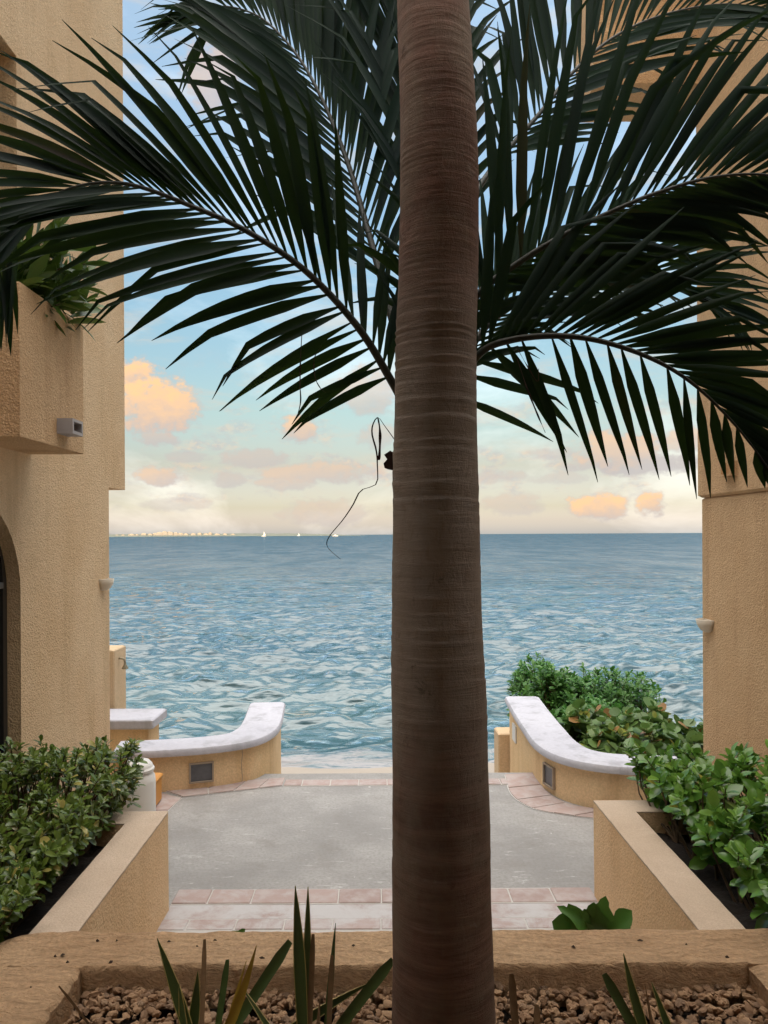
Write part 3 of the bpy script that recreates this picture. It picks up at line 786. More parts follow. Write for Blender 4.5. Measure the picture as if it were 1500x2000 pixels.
def barkf(g, b, tc):
    p = tc.outputs['Object']; sep = g.n('ShaderNodeSeparateXYZ', {0: p})
    z = sep.outputs[2]
    rings = g.noise(g.mapping(p, (3.5, 3.5, 36)), 1.0, 7.0, .72, .5)
    fibre = g.noise(g.mapping(p, (38, 38, 14)), 1.0, 6.0, .75, .6)
    blot = g.noise(g.mapping(p, (2.0, 2.0, 1.2)), 2.2, 6.0, .65)
    lich = g.noise(p, 9.0, 8.0, .75, .5)
    c = g.mix(g.mapr(rings, .35, .7), (.15, .088, .067, 1), (.27, .165, .13, 1))
    c = g.mix(g.mapr(blot, .35, .7), c, (.23, .18, .14, 1))
    c = g.mix(g.m('MULTIPLY', g.mapr(g.m('ADD', z, g.m('MULTIPLY', blot, .8)), 1.05, 1.9), g.m('MULTIPLY', g.mapr(g.m('ADD', z, g.m('MULTIPLY', blot, .8)), 3.1, 2.5), .75)), c, g.mix(rings, (.27, .24, .21, 1), (.46, .42, .375, 1)))
    c = g.mix(g.m('MULTIPLY', g.mapr(fibre, .5, .75), .45), c, (.22, .16, .125, 1))
    c = g.mix(g.m('MULTIPLY', g.mapr(fibre, .42, .25), .45), c, (.03, .018, .012, 1))
    c = g.mix(g.m('MULTIPLY', g.mapr(lich, .60, .72), .55), c, (.27, .25, .215, 1))
    c = g.mix(g.m('MULTIPLY', g.mapr(lich, .40, .30), .6), c, (.035, .022, .016, 1))
    g.put(b.inputs['Base Color'], c); b.inputs['Roughness'].default_value = .92; b.inputs['Specular IOR Level'].default_value = .15
    b1 = g.n('ShaderNodeBump', {'Height': rings, 'Strength': .7, 'Distance': .010})
    b2 = g.n('ShaderNodeBump', {'Height': fibre, 'Strength': .7, 'Distance': .006, 'Normal': b1.outputs[0]})
    g.put(b.inputs['Normal'], b2.outputs[0])
M['bark'] = mat('palm bark', barkf)

# ------------------------------------------------------------------ palms
BED = .535                     # gravel level
TD = 2.40                      # distance of the big trunk
def ringed_trunk(mb, keys, n=72, step=.0045, amp=.0034):     # keys: (x, y, z, r)
    z0, z1 = keys[0][2], keys[-1][2]; m = int((z1-z0)/step)
    zs = [k[2] for k in keys]
    X = np.interp(np.linspace(z0, z1, m), zs, [k[0] for k in keys]); Yc = np.interp(np.linspace(z0, z1, m), zs, [k[1] for k in keys])
    Rr = np.interp(np.linspace(z0, z1, m), zs, [k[3] for k in keys]); Z = np.linspace(z0, z1, m)
    ker = np.ones(61)/61
    pad = lambda a: np.convolve(np.pad(a, 30, 'edge'), ker, 'valid')
    X, Rr = pad(X), pad(Rr)
    g = np.random.default_rng(9)
    # ring scars: uneven spacing, saw-tooth ridges
    ring = np.zeros(m); z = z0
    while z < z1:
        up = (z-z0)/(z1-z0)
        h = g.uniform(.028, .052) if z < 3.0 else g.uniform(.012, .030)
        if z < 1.7: h = g.uniform(.05, .10)
        a = g.choice([.2, .5, .9, 1.5])*(1.0 if 1.7 < z < 3.0 else .5)
        h *= g.choice([.6, 1.0, 1.5])
        k = (Z >= z) & (Z < z+h); u = (Z[k]-z)/h
        ring[k] = a*(u**1.5-.5)*np.clip((1-u)*7, 0, 1)
        z += h
    th = np.linspace(0, 2*np.pi, n, endpoint=False)
    co = np.zeros((m, n, 3)); 
    tilt = .010*np.sin(th+1.0)+.006*np.sin(2*th)
    for j in range(n):
        rj = np.interp(Z+tilt[j], Z, ring)
        ph = np.array([mnoise.noise(Vector((math.cos(th[j])*1.6, math.sin(th[j])*1.6, zz*5))) for zz in Z[::8]])
        ph = np.interp(Z, Z[::8], ph)
        r = Rr*(1+.030*ph)+amp*rj*np.clip(.75+1.5*ph, .1, 2.0)
        co[:, j, 0] = X+r*math.cos(th[j]); co[:, j, 1] = Yc+r*math.sin(th[j]); co[:, j, 2] = Z
    idx = np.arange(m*n).reshape(m, n)
    f = np.stack([idx[:-1], np.roll(idx, -1, 1)[:-1], np.roll(idx, -1, 1)[1:], idx[1:]], -1).reshape(-1, 4)
    return co.reshape(-1, 3), f
edge = [(2150, 758, 974), (2000, 764, 967), (1800, 764, 962), (1600, 765, 958), (1500, 764, 955), (1400, 763, 951), (1250, 763, 945), (1100, 764, 939),
        (1000, 765, 937), (850, 767, 934), (700, 771, 931), (600, 774, 932), (450, 780, 937), (300, 781, 935), (200, 780, 930), (100, 777, 922), (0, 775, 916)]
keys = []
for (py, l, r) in edge:
    a, b = at(l, py, TD), at(r, py, TD)
    keys.append(((a.x+b.x)/2, TD, a.z, (b.x-a.x)/2*.985))
k0, k1 = keys[0], keys[-1]
keys = [(k0[0], TD, .40, k0[3]*1.05)]+keys+[(k1[0]-.03, TD, 4.6, .10), (k1[0]-.06, TD, 5.3, .085)]
TB = Vector((k0[0], TD, BED))
big = thing('palm_tree', 'tall brown ring-scarred palm trunk rising out of the front gravel bed', 'palm tree', TB)
v, f = ringed_trunk(None, keys)
link('trunk', np_mesh('trunk', v-np.array(TB), f), M['bark'], big)

LEAFLETS = []                  # (palm, frond object, vertices, screen size)
def leaflet_geo(base, d0, nrm, length, width, droop, seg=7, kink=None, twist=0.0):
    # keeled strip: left edge, midrib, right edge; bends under its weight
    p = Vector(base); d = d0.normalized(); vs = []; st = length/seg
    kk = rnd.uniform(.55, .85) if kink else 2
    for i in range(seg+1):
        u = i/seg
        w = width*min(1, .14+u*3.0)*max(0.0, 1-max(0, (u-.45)/.55)**1.6)*.5
        if i == seg: w = .0008
        side = d.cross(nrm)
        if side.length < 1e-4: side = Vector((1, 0, 0))
        side.normalize()
        up = side.cross(d).normalized()
        if twist: side = (side*math.cos(twist*u)+up*math.sin(twist*u)); up = side.cross(d).normalized()
        vs += [p-side*w+up*w*.45, p.copy(), p+side*w+up*w*.45]
        g = droop*(.15+u*1.2)
        if u > kk: g += kink; kk = 3
        d = (d+Vector((0, 0, -1))*g/seg*2.2).normalized()
        p = p+d*st
    fs = []
    for i in range(seg):
        a = i*3; fs += [(a, a+1, a+4, a+3), (a+1, a+2, a+5, a+4)]
    return vs, fs
def frond(palm, org, ctrl, roll, lmax, width=.044, n=38, a0=75, a1=28, a2=16, droop=(.12, .22), t0=.16, vee=.35, upscale=1.0, dnscale=1.0, r0=.017, ang_up=1.0, ang_dn=1.0, keep_dn=1.0, base=.55, taper=.62):
    P = spline(ctrl, 60); Lc = [0]
    for i in range(1, 60): Lc.append(Lc[-1]+(P[i]-P[i-1]).length)
    tot = Lc[-1]
    fo = MB(); fo.tube(P, [r0*(1-.86*(l/tot)**.9) for l in Lc], 7)
    ob = fo.build('frond', M['rachis'], palm, org, True)
    def sample(t):
        l = t*tot; i = 0
        while i < 58 and Lc[i+1] < l: i += 1
        k = (l-Lc[i])/max(1e-6, Lc[i+1]-Lc[i]); return P[i].lerp(P[i+1], k), (P[min(i+2, 59)]-P[max(i-1, 0)]).normalized()
    for sgn in (1, -1):
        for k in range(n):
            t = t0+(1-t0)*(k+rnd.uniform(-.25, .25))/(n-1); t = min(max(t, t0), .998)
            p, T = sample(t)
            S = T.cross(Vector((0, 1, 0)))
            if S.length < .05: S = Vector((0, 0, 1))
            S.normalize()
            S = Matrix.Rotation(roll, 3, T) @ S          # side direction in the blade plane
            if sgn*S.z < 0 and keep_dn < 1 and (k*keep_dn) % 1 >= keep_dn: continue
            N = S.cross(T).normalized()                   # blade normal
            if N.z < 0: N = -N
            q = (t-t0)/(1-t0)
            ang = R(a0+(a1-a0)*min(1, q/.45)) if q < .45 else R(a1+(a2-a1)*(q-.45)/.55)
            ang *= rnd.uniform(.9, 1.12)*(ang_up if sgn*S.z > 0 else ang_dn)
            d = T*math.cos(ang)+S*sgn*math.sin(ang)+N*vee*math.sin(ang)*rnd.uniform(.6, 1.3)
            prof = min(1, base+q*1.8) if q < .3 else 1-taper*max(0, (q-.45)/.55)**1.3
            up = sgn*S.z > 0
            L = lmax*prof*rnd.uniform(.88, 1.1)*(upscale if up else dnscale)
            dr = rnd.uniform(*droop)
            w = width*.76*rnd.uniform(.75, 1.15)*(.75+.25*min(1, prof))
            vs, fs = leaflet_geo(p, d, N, L, w, dr, kink=rnd.choice([None, None, .8, 1.6, 2.4]), twist=rnd.uniform(-.7, .7))
            LEAFLETS.append((palm, ob, org, vs, fs, L/max(1.0, p.y)))
    return ob
SB = Vector((at(848, 1044, 2.74).x, 2.74, BED))
small = thing('palm_tree', 'shorter palm hidden behind the big trunk with dark green fronds spreading to both sides', 'palm tree', SB)
cz = at(848, 840, 2.74)
v, f = ringed_trunk(None, [(SB.x, 2.74, .40, .085), (SB.x, 2.74, 1.5, .075), (cz.x, 2.74, 2.35, .07), (cz.x, 2.74, 2.75, .06), (cz.x, 2.74, 3.15, .035)], n=28, step=.012)
link('trunk', np_mesh('trunk', v-np.array(SB), f), M['bark'], small)
C = lambda *L: [at(*q) for q in L]
FR = [
 # left, reaching across the building
 dict(ctrl=C((838,870,2.74),(800,810,2.72),(765,745,2.69),(700,640,2.64),(600,532,2.60),(490,456,2.57),(380,405,2.56),(240,358,2.58),(120,375,2.62),(30,450,2.68),(-10,540,2.72)),
      roll=R(12), lmax=.80, a0=80, a1=34, a2=22, upscale=.98, dnscale=.88, ang_up=.60, ang_dn=1.12, n=48, t0=.135, width=.050),
 # left, steep
 dict(ctrl=C((840,830,2.76),(800,730,2.82),(765,620,2.88),(738,520,2.95),(713,430,3.02),(680,320,3.12),(632,200,3.22),(578,105,3.32),(510,35,3.42),(440,12,3.5),(415,25,3.52)),
      roll=R(-8), lmax=1.02, a0=38, a1=22, a2=24, n=44, t0=.26, width=.056, r0=.019),
 # nearly upright, behind the trunk
 dict(ctrl=C((850,800,2.80),(846,600,2.92),(838,420,3.05),(815,220,3.2),(790,40,3.3),(760,-120,3.4)), roll=R(20), lmax=.90, a0=36, a1=24, a2=18, n=38, t0=.3, width=.052),
 # right, upper
 dict(ctrl=C((860,800,2.80),(888,560,2.90),(922,400,2.98),(960,330,3.05),(1010,272,3.1),(1062,212,3.15),(1120,140,3.22),(1200,72,3.3),(1300,28,3.36),(1420,8,3.4),(1530,25,3.45)),
      roll=R(-10), lmax=.95, a0=48, a1=34, a2=18, n=44, t0=.40, width=.054, dnscale=.72),
 # right, broad middle one
 dict(ctrl=C((862,840,2.74),(892,680,2.72),(930,580,2.69),(1015,512,2.65),(1100,460,2.62),(1180,420,2.59),(1280,378,2.57),(1400,345,2.56),(1520,345,2.55),(1620,390,2.55)),
      roll=R(16), lmax=.84, a0=66, a1=42, a2=24, ang_dn=.62, n=46, t0=.18, width=.052, dnscale=.70),
 # right, smaller one behind
 dict(ctrl=C((864,850,2.78),(900,730,2.82),(940,650,2.86),(1000,598,2.9),(1080,555,2.95),(1170,528,3.0),(1260,528,3.03),(1350,560,3.06),(1420,610,3.08)),
      roll=R(-14), lmax=.66, a0=55, a1=30, a2=18, n=40, t0=.16, width=.044, dnscale=.8),
 # right, drooping in front
 dict(ctrl=C((860,870,2.70),(895,760,2.66),(938,690,2.60),(1000,664,2.56),(1090,656,2.52),(1180,668,2.49),(1280,704,2.47),(1360,755,2.45),(1440,835,2.44),(1505,920,2.44)),
      roll=R(8), lmax=.66, a0=84, a1=62, a2=12, n=44, t0=.12, width=.050, upscale=.90, dnscale=.76, droop=(.03, .10), keep_dn=.46, ang_up=.58, ang_dn=1.0, base=.95, taper=.85),
]
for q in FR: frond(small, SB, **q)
# crown of the tall palm, high above the picture
hub = Vector((keys[-1][0], TD, 5.35))
for k in range(7):
    a = 2*math.pi*k/7+.3; e = Vector((math.cos(a), math.sin(a), 0))
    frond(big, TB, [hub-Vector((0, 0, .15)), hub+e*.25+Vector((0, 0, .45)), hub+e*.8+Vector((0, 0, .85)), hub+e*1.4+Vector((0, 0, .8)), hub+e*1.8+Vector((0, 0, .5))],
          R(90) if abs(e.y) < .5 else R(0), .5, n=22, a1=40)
def finish_leaflets():
    for palm in (small, big):
        L = sorted([x for x in LEAFLETS if x[0] is palm], key=lambda x: -x[5])
        cut = 300 if palm is small else 0
        for (pa, ob, org, vs, fs, sc) in L[:cut]: 
            mb = MB(); mb.add(vs, fs); mb.build('leaflet', M['palm_leaf'], ob, org, True)
        mb = MB()
        for (pa, ob, org, vs, fs, sc) in L[cut:]: mb.add(vs, fs)
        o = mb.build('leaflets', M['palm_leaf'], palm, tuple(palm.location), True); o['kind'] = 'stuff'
finish_leaflets()
# dry strands and the broken stub that hang at the side of the trunk
def strand(name, pts, d, r, m='strand'):
    P = spline([at(x, y, d) for x, y in pts], 40)
    vs, fs = [], []
    for i, p in enumerate(P):
        w = r*(.5+.9*math.sin(math.pi*i/39)**.7); a = .9*math.sin(i*.23)
        s = Vector((math.cos(a), math.sin(a), .25*math.sin(i*.5)))
        vs += [p-s*w, p+Vector((0, -w*.3, 0)), p+s*w]
        if i: b = (i-1)*3; fs += [(b, b+1, b+4, b+3), (b+1, b+2, b+5, b+4)]
    MB().add(vs, fs).build(name, M[m], small, SB, True)
strand('dry_strand', [(785, 880), (768, 855), (750, 830), (738, 815), (728, 830), (727, 850), (735, 880), (737, 910), (735, 945), (705, 958), (690, 985), (670, 1015), (645, 1045), (638, 1062), (645, 1075), (665, 1092)], 2.52, .0021)
strand('dry_strand', [(738, 815), (742, 840), (742, 870), (740, 898), (737, 890)], 2.52, .0038)
strand('dry_strand', [(590, 645), (587, 700), (586, 750), (587, 785), (580, 815)], 2.62, .002)
strand('dry_strand', [(628, 675), (614, 700), (615, 735), (625, 757), (636, 767)], 2.62, .0016)
strand('dry_strand', [(1010, 700), (1030, 760), (1050, 810), (1065, 845)], 2.55, .0025)
strand('dry_strand', [(1010, 680), (1030, 715), (1050, 745), (1052, 720)], 2.55, .002)
stub = MB()
sp_ = [at(x, y, 2.44) for x, y in ((770, 885), (762, 880), (750, 888), (756, 897), (749, 905), (751, 914), (770, 918))]
stub.add(sp_+[p+Vector((.01, .05, 0)) for p in sp_], [tuple(range(7)), tuple(reversed(range(7, 14)))]+[(i, i+7, (i+1) % 7+7, (i+1) % 7) for i in range(7)])
stub.build('leaf_stub', M['strand'], big, TB)
#@@HEDGE

# ------------------------------------------------------------------ leafy shrubs
def leaf_template(kind):
    if kind == 'round':
        n = 9; v = [(0, 0, 0)]+[(.5-.5*math.cos(2*math.pi*(k+.5)/n)*1.0, .52*math.sin(2*math.pi*(k+.5)/n), .05*abs(math.sin(2*math.pi*(k+.5)/n))) for k in range(n)]
        v[0] = (.5, 0, -.02); return np.array(v), [(0, 1+k, 1+(k+1) % n) for k in range(n)]
    wd = {'ob': [(0, .03), (.25, .13), (.55, .22), (.82, .17), (1, .0)], 'broad': [(0, .03), (.22, .20), (.5, .29), (.8, .19), (1, 0)],
          'lance': [(0, .03), (.25, .10), (.5, .125), (.78, .085), (1, 0)]}[kind]
    v = []; f = []
    for i, (x, w) in enumerate(wd):
        z = -.10*(x-.2)**2*1.6
        v += [(x, w, z+w*.28), (x, 0, z), (x, -w, z+w*.28)]
        if i: a = (i-1)*3; f += [(a, a+1, a+4), (a, a+4, a+3), (a+1, a+2, a+5), (a+1, a+5, a+4)]
    return np.array(v), f
def shrub(name, label, cat, org, tips, nleaf, length, kind, m, n_parts, spread=(35, 80), roots=None, group=None, open_w=None):
    t = thing(name, label, cat, org, group)
    tv, tf = leaf_template(kind); tf = np.array(tf)
    mats = []
    for (p, ax) in tips:
        p = Vector(p); ax = Vector(ax).normalized()
        a = ax.orthogonal().normalized(); b = ax.cross(a); ph0 = rnd.random()*6.28
        for k in range(nleaf):
            ph = ph0+2.4*k; rad = a*math.cos(ph)+b*math.sin(ph); u = k/nleaf
            an = R(spread[0]+(spread[1]-spread[0])*u+rnd.uniform(-14, 14))
            d = (ax*math.cos(an)+rad*math.sin(an)).normalized()
            nrm = (ax*math.sin(an)-rad*math.cos(an)); nrm = (nrm+Vector((rnd.uniform(-.4, .4), rnd.uniform(-.4, .4), rnd.uniform(-.1, .4)))).normalized()
            s = d.cross(nrm).normalized()*-1; nrm = d.cross(s)
            L = length*rnd.choice((.55, .8, .95, 1.05, 1.3))*rnd.uniform(.85, 1.1)*(1 if u > .25 else .75)
            o = p-ax*u*length*.9
            wf = rnd.uniform(.85, 1.2)
            mats.append(((d*L, s*L*wf, nrm*L), o))
    arr = np.array([[list(c[0]), list(c[1]), list(c[2])] for c, o in mats]); oo = np.array([list(o) for c, o in mats])
    # leaves that show largest become parts
    dist = np.linalg.norm(oo-np.array([0, 0, EYE]), axis=1)
    depth = np.array([0.0]*len(oo))
    size = np.linalg.norm(arr[:, 0], axis=1)/dist
    facing = np.abs(np.einsum('ij,ij->i', arr[:, 2]/np.linalg.norm(arr[:, 2], axis=1)[:, None], (oo-np.array([0, 0, EYE]))/dist[:, None]))
    px = oo[:, 0]/oo[:, 1]*FPX+PX0
    score = size*(.3+facing)*((px > 0) & (px < 1500))
    order = np.argsort(-score)
    part = order[:n_parts]; rest = order[n_parts:]
    me = np_mesh(name+'_leaf', tv, tf); me.materials.append(m)
    for i in part:
        o = bpy.data.objects.new('leaf', me); COL.objects.link(o); o.parent = t
        mm = Matrix(arr[i].T.tolist()).to_4x4(); mm.translation = Vector(oo[i])-Vector(org); o.matrix_basis = mm
    V = np.einsum('vk,nkc->nvc', tv, arr[rest])+oo[rest][:, None, :]
    F = (tf[None]+(np.arange(len(rest))*len(tv))[:, None, None]).reshape(-1, 3)
    o = link('foliage', np_mesh('foliage', V.reshape(-1, 3)-np.array(org), F), m, t); o['kind'] = 'stuff'
    # stems from the ground to the tips
    st = MB()
    for (p, ax) in tips[::2]:
        p = Vector(p); ax = Vector(ax).normalized()
        r = roots(p) if roots else Vector((p.x*.9, p.y, org[2]))
        mid = p-ax*(p-r).length*.45
        st.tube(spline([r, r.lerp(mid, .6), mid.lerp(p, .3), p], 6), [.009, .008, .006, .005, .004, .003], 5, False)
    o = st.build('stems', M['twig'], t, org, True); o['kind'] = 'stuff'
    return t
def box_tips(n, x0, x1, y0, y1, zb, ztop, open_side, seed, outf=.14, shape=None):
    r = random.Random(seed); out = []
    while len(out) < n:
        x, y = r.uniform(x0, x1), r.uniform(y0, y1)
        zt = ztop(x, y)+.06*nz3((x, y, seed), 3.5)
        z = r.uniform(zb, zt)
        side = (x1+.05*nz3((y, z, seed), 4)-x) if open_side > 0 else (x-x0+.05*nz3((y, z, seed), 4))
        # narrower at the foot
        side -= max(0, (zb+.28-z))*.5
        if side < 0: continue
        dt, df = zt-z, y1-y
        dm = min(dt, side, df)
        if dm > outf and r.random() > .28: continue
        ax = Vector((0, 0, .55))
        w = lambda q: math.exp(-max(q, 0)/.10)
        ax += Vector((open_side, 0, 0))*w(side)+Vector((0, 0, 1))*w(dt)+Vector((0, 1, 0))*w(df)*.8+Vector((0, -.35, 0))
        ax += Vector((r.uniform(-.5, .5), r.uniform(-.5, .5), r.uniform(-.3, .4)))
        out.append((Vector((x, y, z)), ax))
    return out
zl = lambda x, y: float(np.interp(y, [2.6, 3.3, 4.0, 4.5, 5.0], [.72, .80, .86, 1.03, 1.02]))
tips = box_tips(1000, -2.33, -1.46, 2.75, 4.98, .58, zl, 1, 3)
shrub('hedge', 'dense small-leaved green hedge in the planter below the arched window', 'hedge', (-1.9, 4, .47), tips, 10, .058, 'ob', M['hedge_l'], 300,
      roots=lambda p: Vector((max(min(p.x, -1.66), -2.2)-.05, min(p.y, 4.42)-.05, .46)))
zr = lambda x, y: float(np.interp(y, [2.6, 3.6, 4.3, 5.1], [.80, .90, .93, .93]))
tips = box_tips(430, 1.60, 2.72, 2.75, 5.08, .58, zr, -1, 8, .2)
shrub('hedge', 'glossy broad-leaved hedge in the planter below the ochre building', 'hedge', (2.1, 4, .47), tips, 9, .092, 'broad', M['hedge_r'], 300,
      roots=lambda p: Vector((min(max(p.x, 1.72), 2.6)+.05, min(p.y, 4.6)-.05, .46)))
def mound_tips(n, blobs, seed):
    r = random.Random(seed); out = []
    for _ in range(n):
        c, s = r.choice(blobs); d = Vector((r.gauss(0, 1), r.gauss(0, 1), r.gauss(0, 1))).normalized()
        if d.z < -.3: d.z *= -1
        q = r.uniform(.62, 1.05)
        p = Vector((c[0]+d.x*s[0]*q, c[1]+d.y*s[1]*q, c[2]+d.z*s[2]*q))
        out.append((p, d+Vector((0, 0, .7))+Vector((r.uniform(-.4, .4), r.uniform(-.4, .4), 0))))
    return out
bl = [((2.05, 10.0, -.1), (.36, .5, .80)), ((2.35, 9.4, -.1), (.45, .6, .76)), ((2.8, 9.6, -.15), (.5, .6, .80)), ((3.2, 9.7, -.2), (.45, .6, .76)), ((2.45, 8.6, -.15), (.45, .5, .60)), ((2.15, 9.5, -.1), (.3, .4, .78))]
shrub('seaside_shrub', 'bright green small-leaved shrub at the sea end of the coping', 'shrub', (2.5, 9.5, -.9), mound_tips(1500, bl, 4), 9, .085, 'ob', M['shrub'], 0,
      roots=lambda p: Vector((p.x*.8+.5, p.y*.8+1.9, -.9)))
bl = [((2.30, 7.7, -.05), (.36, .4, .46)), ((2.7, 7.5, -.05), (.45, .5, .50)), ((3.15, 7.5, -.05), (.4, .5, .46)), ((2.25, 8.2, 0), (.35, .4, .48)), ((2.85, 8.1, 0), (.45, .4, .5)), ((2.45, 7.1, -.05), (.3, .3, .40)), ((2.95, 7.0, -.05), (.4, .3, .46))]
shrub('sea_grape_bush', 'sea grape bush with round green and rusty leaves behind the white coping', 'bush', (2.6, 7.7, -.6), mound_tips(520, bl, 6), 6, .115, 'round', M['seagrape'], 260,
      spread=(40, 85), roots=lambda p: Vector((p.x*.7+.8, p.y*.8+1.5, -.6)))
bt = []
for k in range(48):
    p = Vector((rnd.uniform(-2.3, -1.93), rnd.uniform(4.45, 5.15), BZ1+rnd.uniform(.04, .36)))
    bt.append((p, Vector((rnd.uniform(.1, .9), rnd.uniform(-.2, .5), rnd.uniform(.25, 1.0)))))
for (x, y) in ((110, 445), (150, 480), (175, 515), (165, 560), (130, 590), (130, 545), (90, 500), (100, 470)): bt.append((at(x, y, 4.75), Vector((.8, .1, rnd.uniform(-.1, .6)))))
shrub('box_plant', 'green plant with long leaves spilling from the wall planter box', 'plant', (-2.2, 4.8, BZ1-.1), bt, 9, .22, 'lance', M['boxplant'], 120, spread=(15, 75),
      roots=lambda p: Vector((-2.2, max(4.45, min(5.1, p.y)), BZ1-.1)))

# ------------------------------------------------------------------ gravel and sword plants in the palm bed
def gravel():
    phi = (1+5**.5)/2
    iv = np.array([(-1, phi, 0), (1, phi, 0), (-1, -phi, 0), (1, -phi, 0), (0, -1, phi), (0, 1, phi), (0, -1, -phi), (0, 1, -phi), (phi, 0, -1), (phi, 0, 1), (-phi, 0, -1), (-phi, 0, 1)])
    iv /= np.linalg.norm(iv[0])
    fc = np.array([(0,11,5),(0,5,1),(0,1,7),(0,7,10),(0,10,11),(1,5,9),(5,11,4),(11,10,2),(10,7,6),(7,1,8),(3,9,4),(3,4,2),(3,2,6),(3,6,8),(3,8,9),(4,9,5),(2,4,11),(6,2,10),(8,6,7),(9,8,1)])
    # one subdivision for rounder pebbles
    e = {}; V = [tuple(p) for p in iv]; F = []
    def mid(a, b):
        k = (min(a, b), max(a, b))
        if k not in e:
            q = np.array(V[a])+np.array(V[b]); V.append(tuple(q/np.linalg.norm(q))); e[k] = len(V)-1
        return e[k]
    for a, b, c in fc:
        x, y, z = mid(a, b), mid(b, c), mid(c, a); F += [(a, x, z), (b, y, x), (c, z, y), (x, y, z)]
    V = np.array(V); F = np.array(F)
    N = 3800; g = np.random.default_rng(2)
    P = np.stack([g.uniform(-1.17, 1.47, N), 2.97-(1.05*g.random(N)**1.3), BED-.012+g.uniform(-.014, .012, N)], -1)
    edge_pile = np.clip((P[:, 1]-2.80)/.15, 0, 1)*.012; P[:, 2] += edge_pile+.012*np.sin(P[:, 0]*5)*np.sin(P[:, 1]*7)
    S = np.stack([g.uniform(.009, .026, N)*g.uniform(.7, 1.1, N), g.uniform(.009, .020, N), g.uniform(.007, .015, N)], -1)
    out = []
    for i in range(N):
        lump = 1+.22*np.sin(V@g.normal(0, 2.2, 3)+g.random()*6)+.16*np.sin(V@g.normal(0, 4, 3))+g.normal(0, .06, len(V))
        q = V*lump[:, None]*S[i]
        a = g.random()*6.28; c, s = math.cos(a), math.sin(a)
        b = g.normal(0, .5); cb, sb = math.cos(b), math.sin(b)
        q = q@np.array([[c, s, 0], [-s, c, 0], [0, 0, 1]])@np.array([[1, 0, 0], [0, cb, sb], [0, -sb, cb]])
        out.append(q+P[i])
    F = (F[None]+(np.arange(N)*len(V))[:, None, None]).reshape(-1, 3)
    def pf(gr, b, tc):
        r = gr.n('ShaderNodeNewGeometry').outputs['Random Per Island']; n = gr.noise(tc.outputs['Object'], 60, 4.0)
        c = gr.ramp(r, [(0, (.14, .08, .045)), (.4, (.29, .165, .085)), (.75, (.37, .23, .125)), (1, (.17, .11, .07))])
        gr.put(b.inputs['Base Color'], gr.mix(gr.m('MULTIPLY', n, .5), c, (.26, .17, .10, 1))); b.inputs['Roughness'].default_value = .85
        gr.put(b.inputs['Normal'], gr.n('ShaderNodeBump', {'Height': n, 'Strength': .5, 'Distance': .004}).outputs[0])
    o = link('gravel', np_mesh('gravel', np.concatenate(out), F), mat('pebble', pf))
    o.data.polygons.foreach_set('use_smooth', np.zeros(len(o.data.polygons), dtype=bool))
    tag(o, 'rough beige gravel filling the palm planter', 'gravel', kind='stuff')
gravel()
def blade(parent, org, base, tip, d0, d1, w, m='snake', cut=False, bend=0.0, seg=9):
    b = Vector(at(base[0], base[1], d0)); t = at(*tip, d1); 
    b = b+(b-t).normalized()*max(0, (b.z-(BED-.02))/max(.05, abs((b-t).normalized().z)))     # root in the gravel
    ax = t-b; s = ax.cross(Vector((0, 1, 0))).normalized(); tw = rnd.uniform(-.5, .5)
    vs, fs = [], []
    for i in range(seg+1):
        u = i/seg; p = b+ax*u+s*bend*math.sin(math.pi*u)+Vector((0, .02*math.sin(u*2.5), 0))
        ww = w*(.55+.45*math.sin(min(1, u*1.6)*math.pi/2))*((1 if u < .9 else .55) if cut else min(1, ((1-u)*2.6)**.75))*.5
        ww = max(ww, .0008)
        a = tw*(1-u*.4); sd = s*math.cos(a)+Vector((0, 1, 0))*math.sin(a); nn = sd.cross(ax).normalized()
        if nn.y > 0: nn = -nn
        vs += [p-sd*ww-nn*0*ww, p-nn*ww*.55, p+sd*ww, p-nn*(ww*.55-.003)]
        if i:
            q = (i-1)*4; fs += [(q, q+1, q+5, q+4), (q+1, q+2, q+6, q+5), (q+2, q+3, q+7, q+6), (q+3, q, q+4, q+7)]
    q = seg*4; fs.append((q, q+1, q+2, q+3))
    ob = MB().add(vs, fs).build('blade', M[m], parent, org, True, 50)
    if m == 'snake' and w >= .026 and not cut:
        mg = MB()
        for k in (0, 2): mg.tube(vs[k::4], [.0016]*seg+[.0006], 5)
        mg.build('margin', M['margin'], ob, org, True)
    return ob
def sword(label, org, L):
    t = thing('sword_plant', label, 'plant', org, 'sword plants in the gravel')
    for q in L: blade(t, org, *q)
o = at(400, 2100, 2.45); sword('sword-leaved plant with one yellow blade among green and cut ones', (o.x, o.y, BED), [
    ((362, 2010), (305, 1836), 2.5, 2.6, .040), ((392, 2000), (398, 1838), 2.5, 2.62, .016, 'dry', True), ((425, 2000), (443, 1878), 2.5, 2.6, .022, 'snake', True),
    ((425, 2010), (500, 1850), 2.45, 2.5, .032, 'snake_y', False, -.03), ((470, 1990), (566, 1842), 2.5, 2.58, .036, 'snake', True), ((448, 1990), (480, 1880), 2.5, 2.55, .016, 'snake_y'),
    ((375, 2010), (385, 1900), 2.55, 2.6, .034), ((355, 2010), (348, 1925), 2.5, 2.55, .03), ((520, 2010), (470, 1930), 2.4, 2.5, .028)])
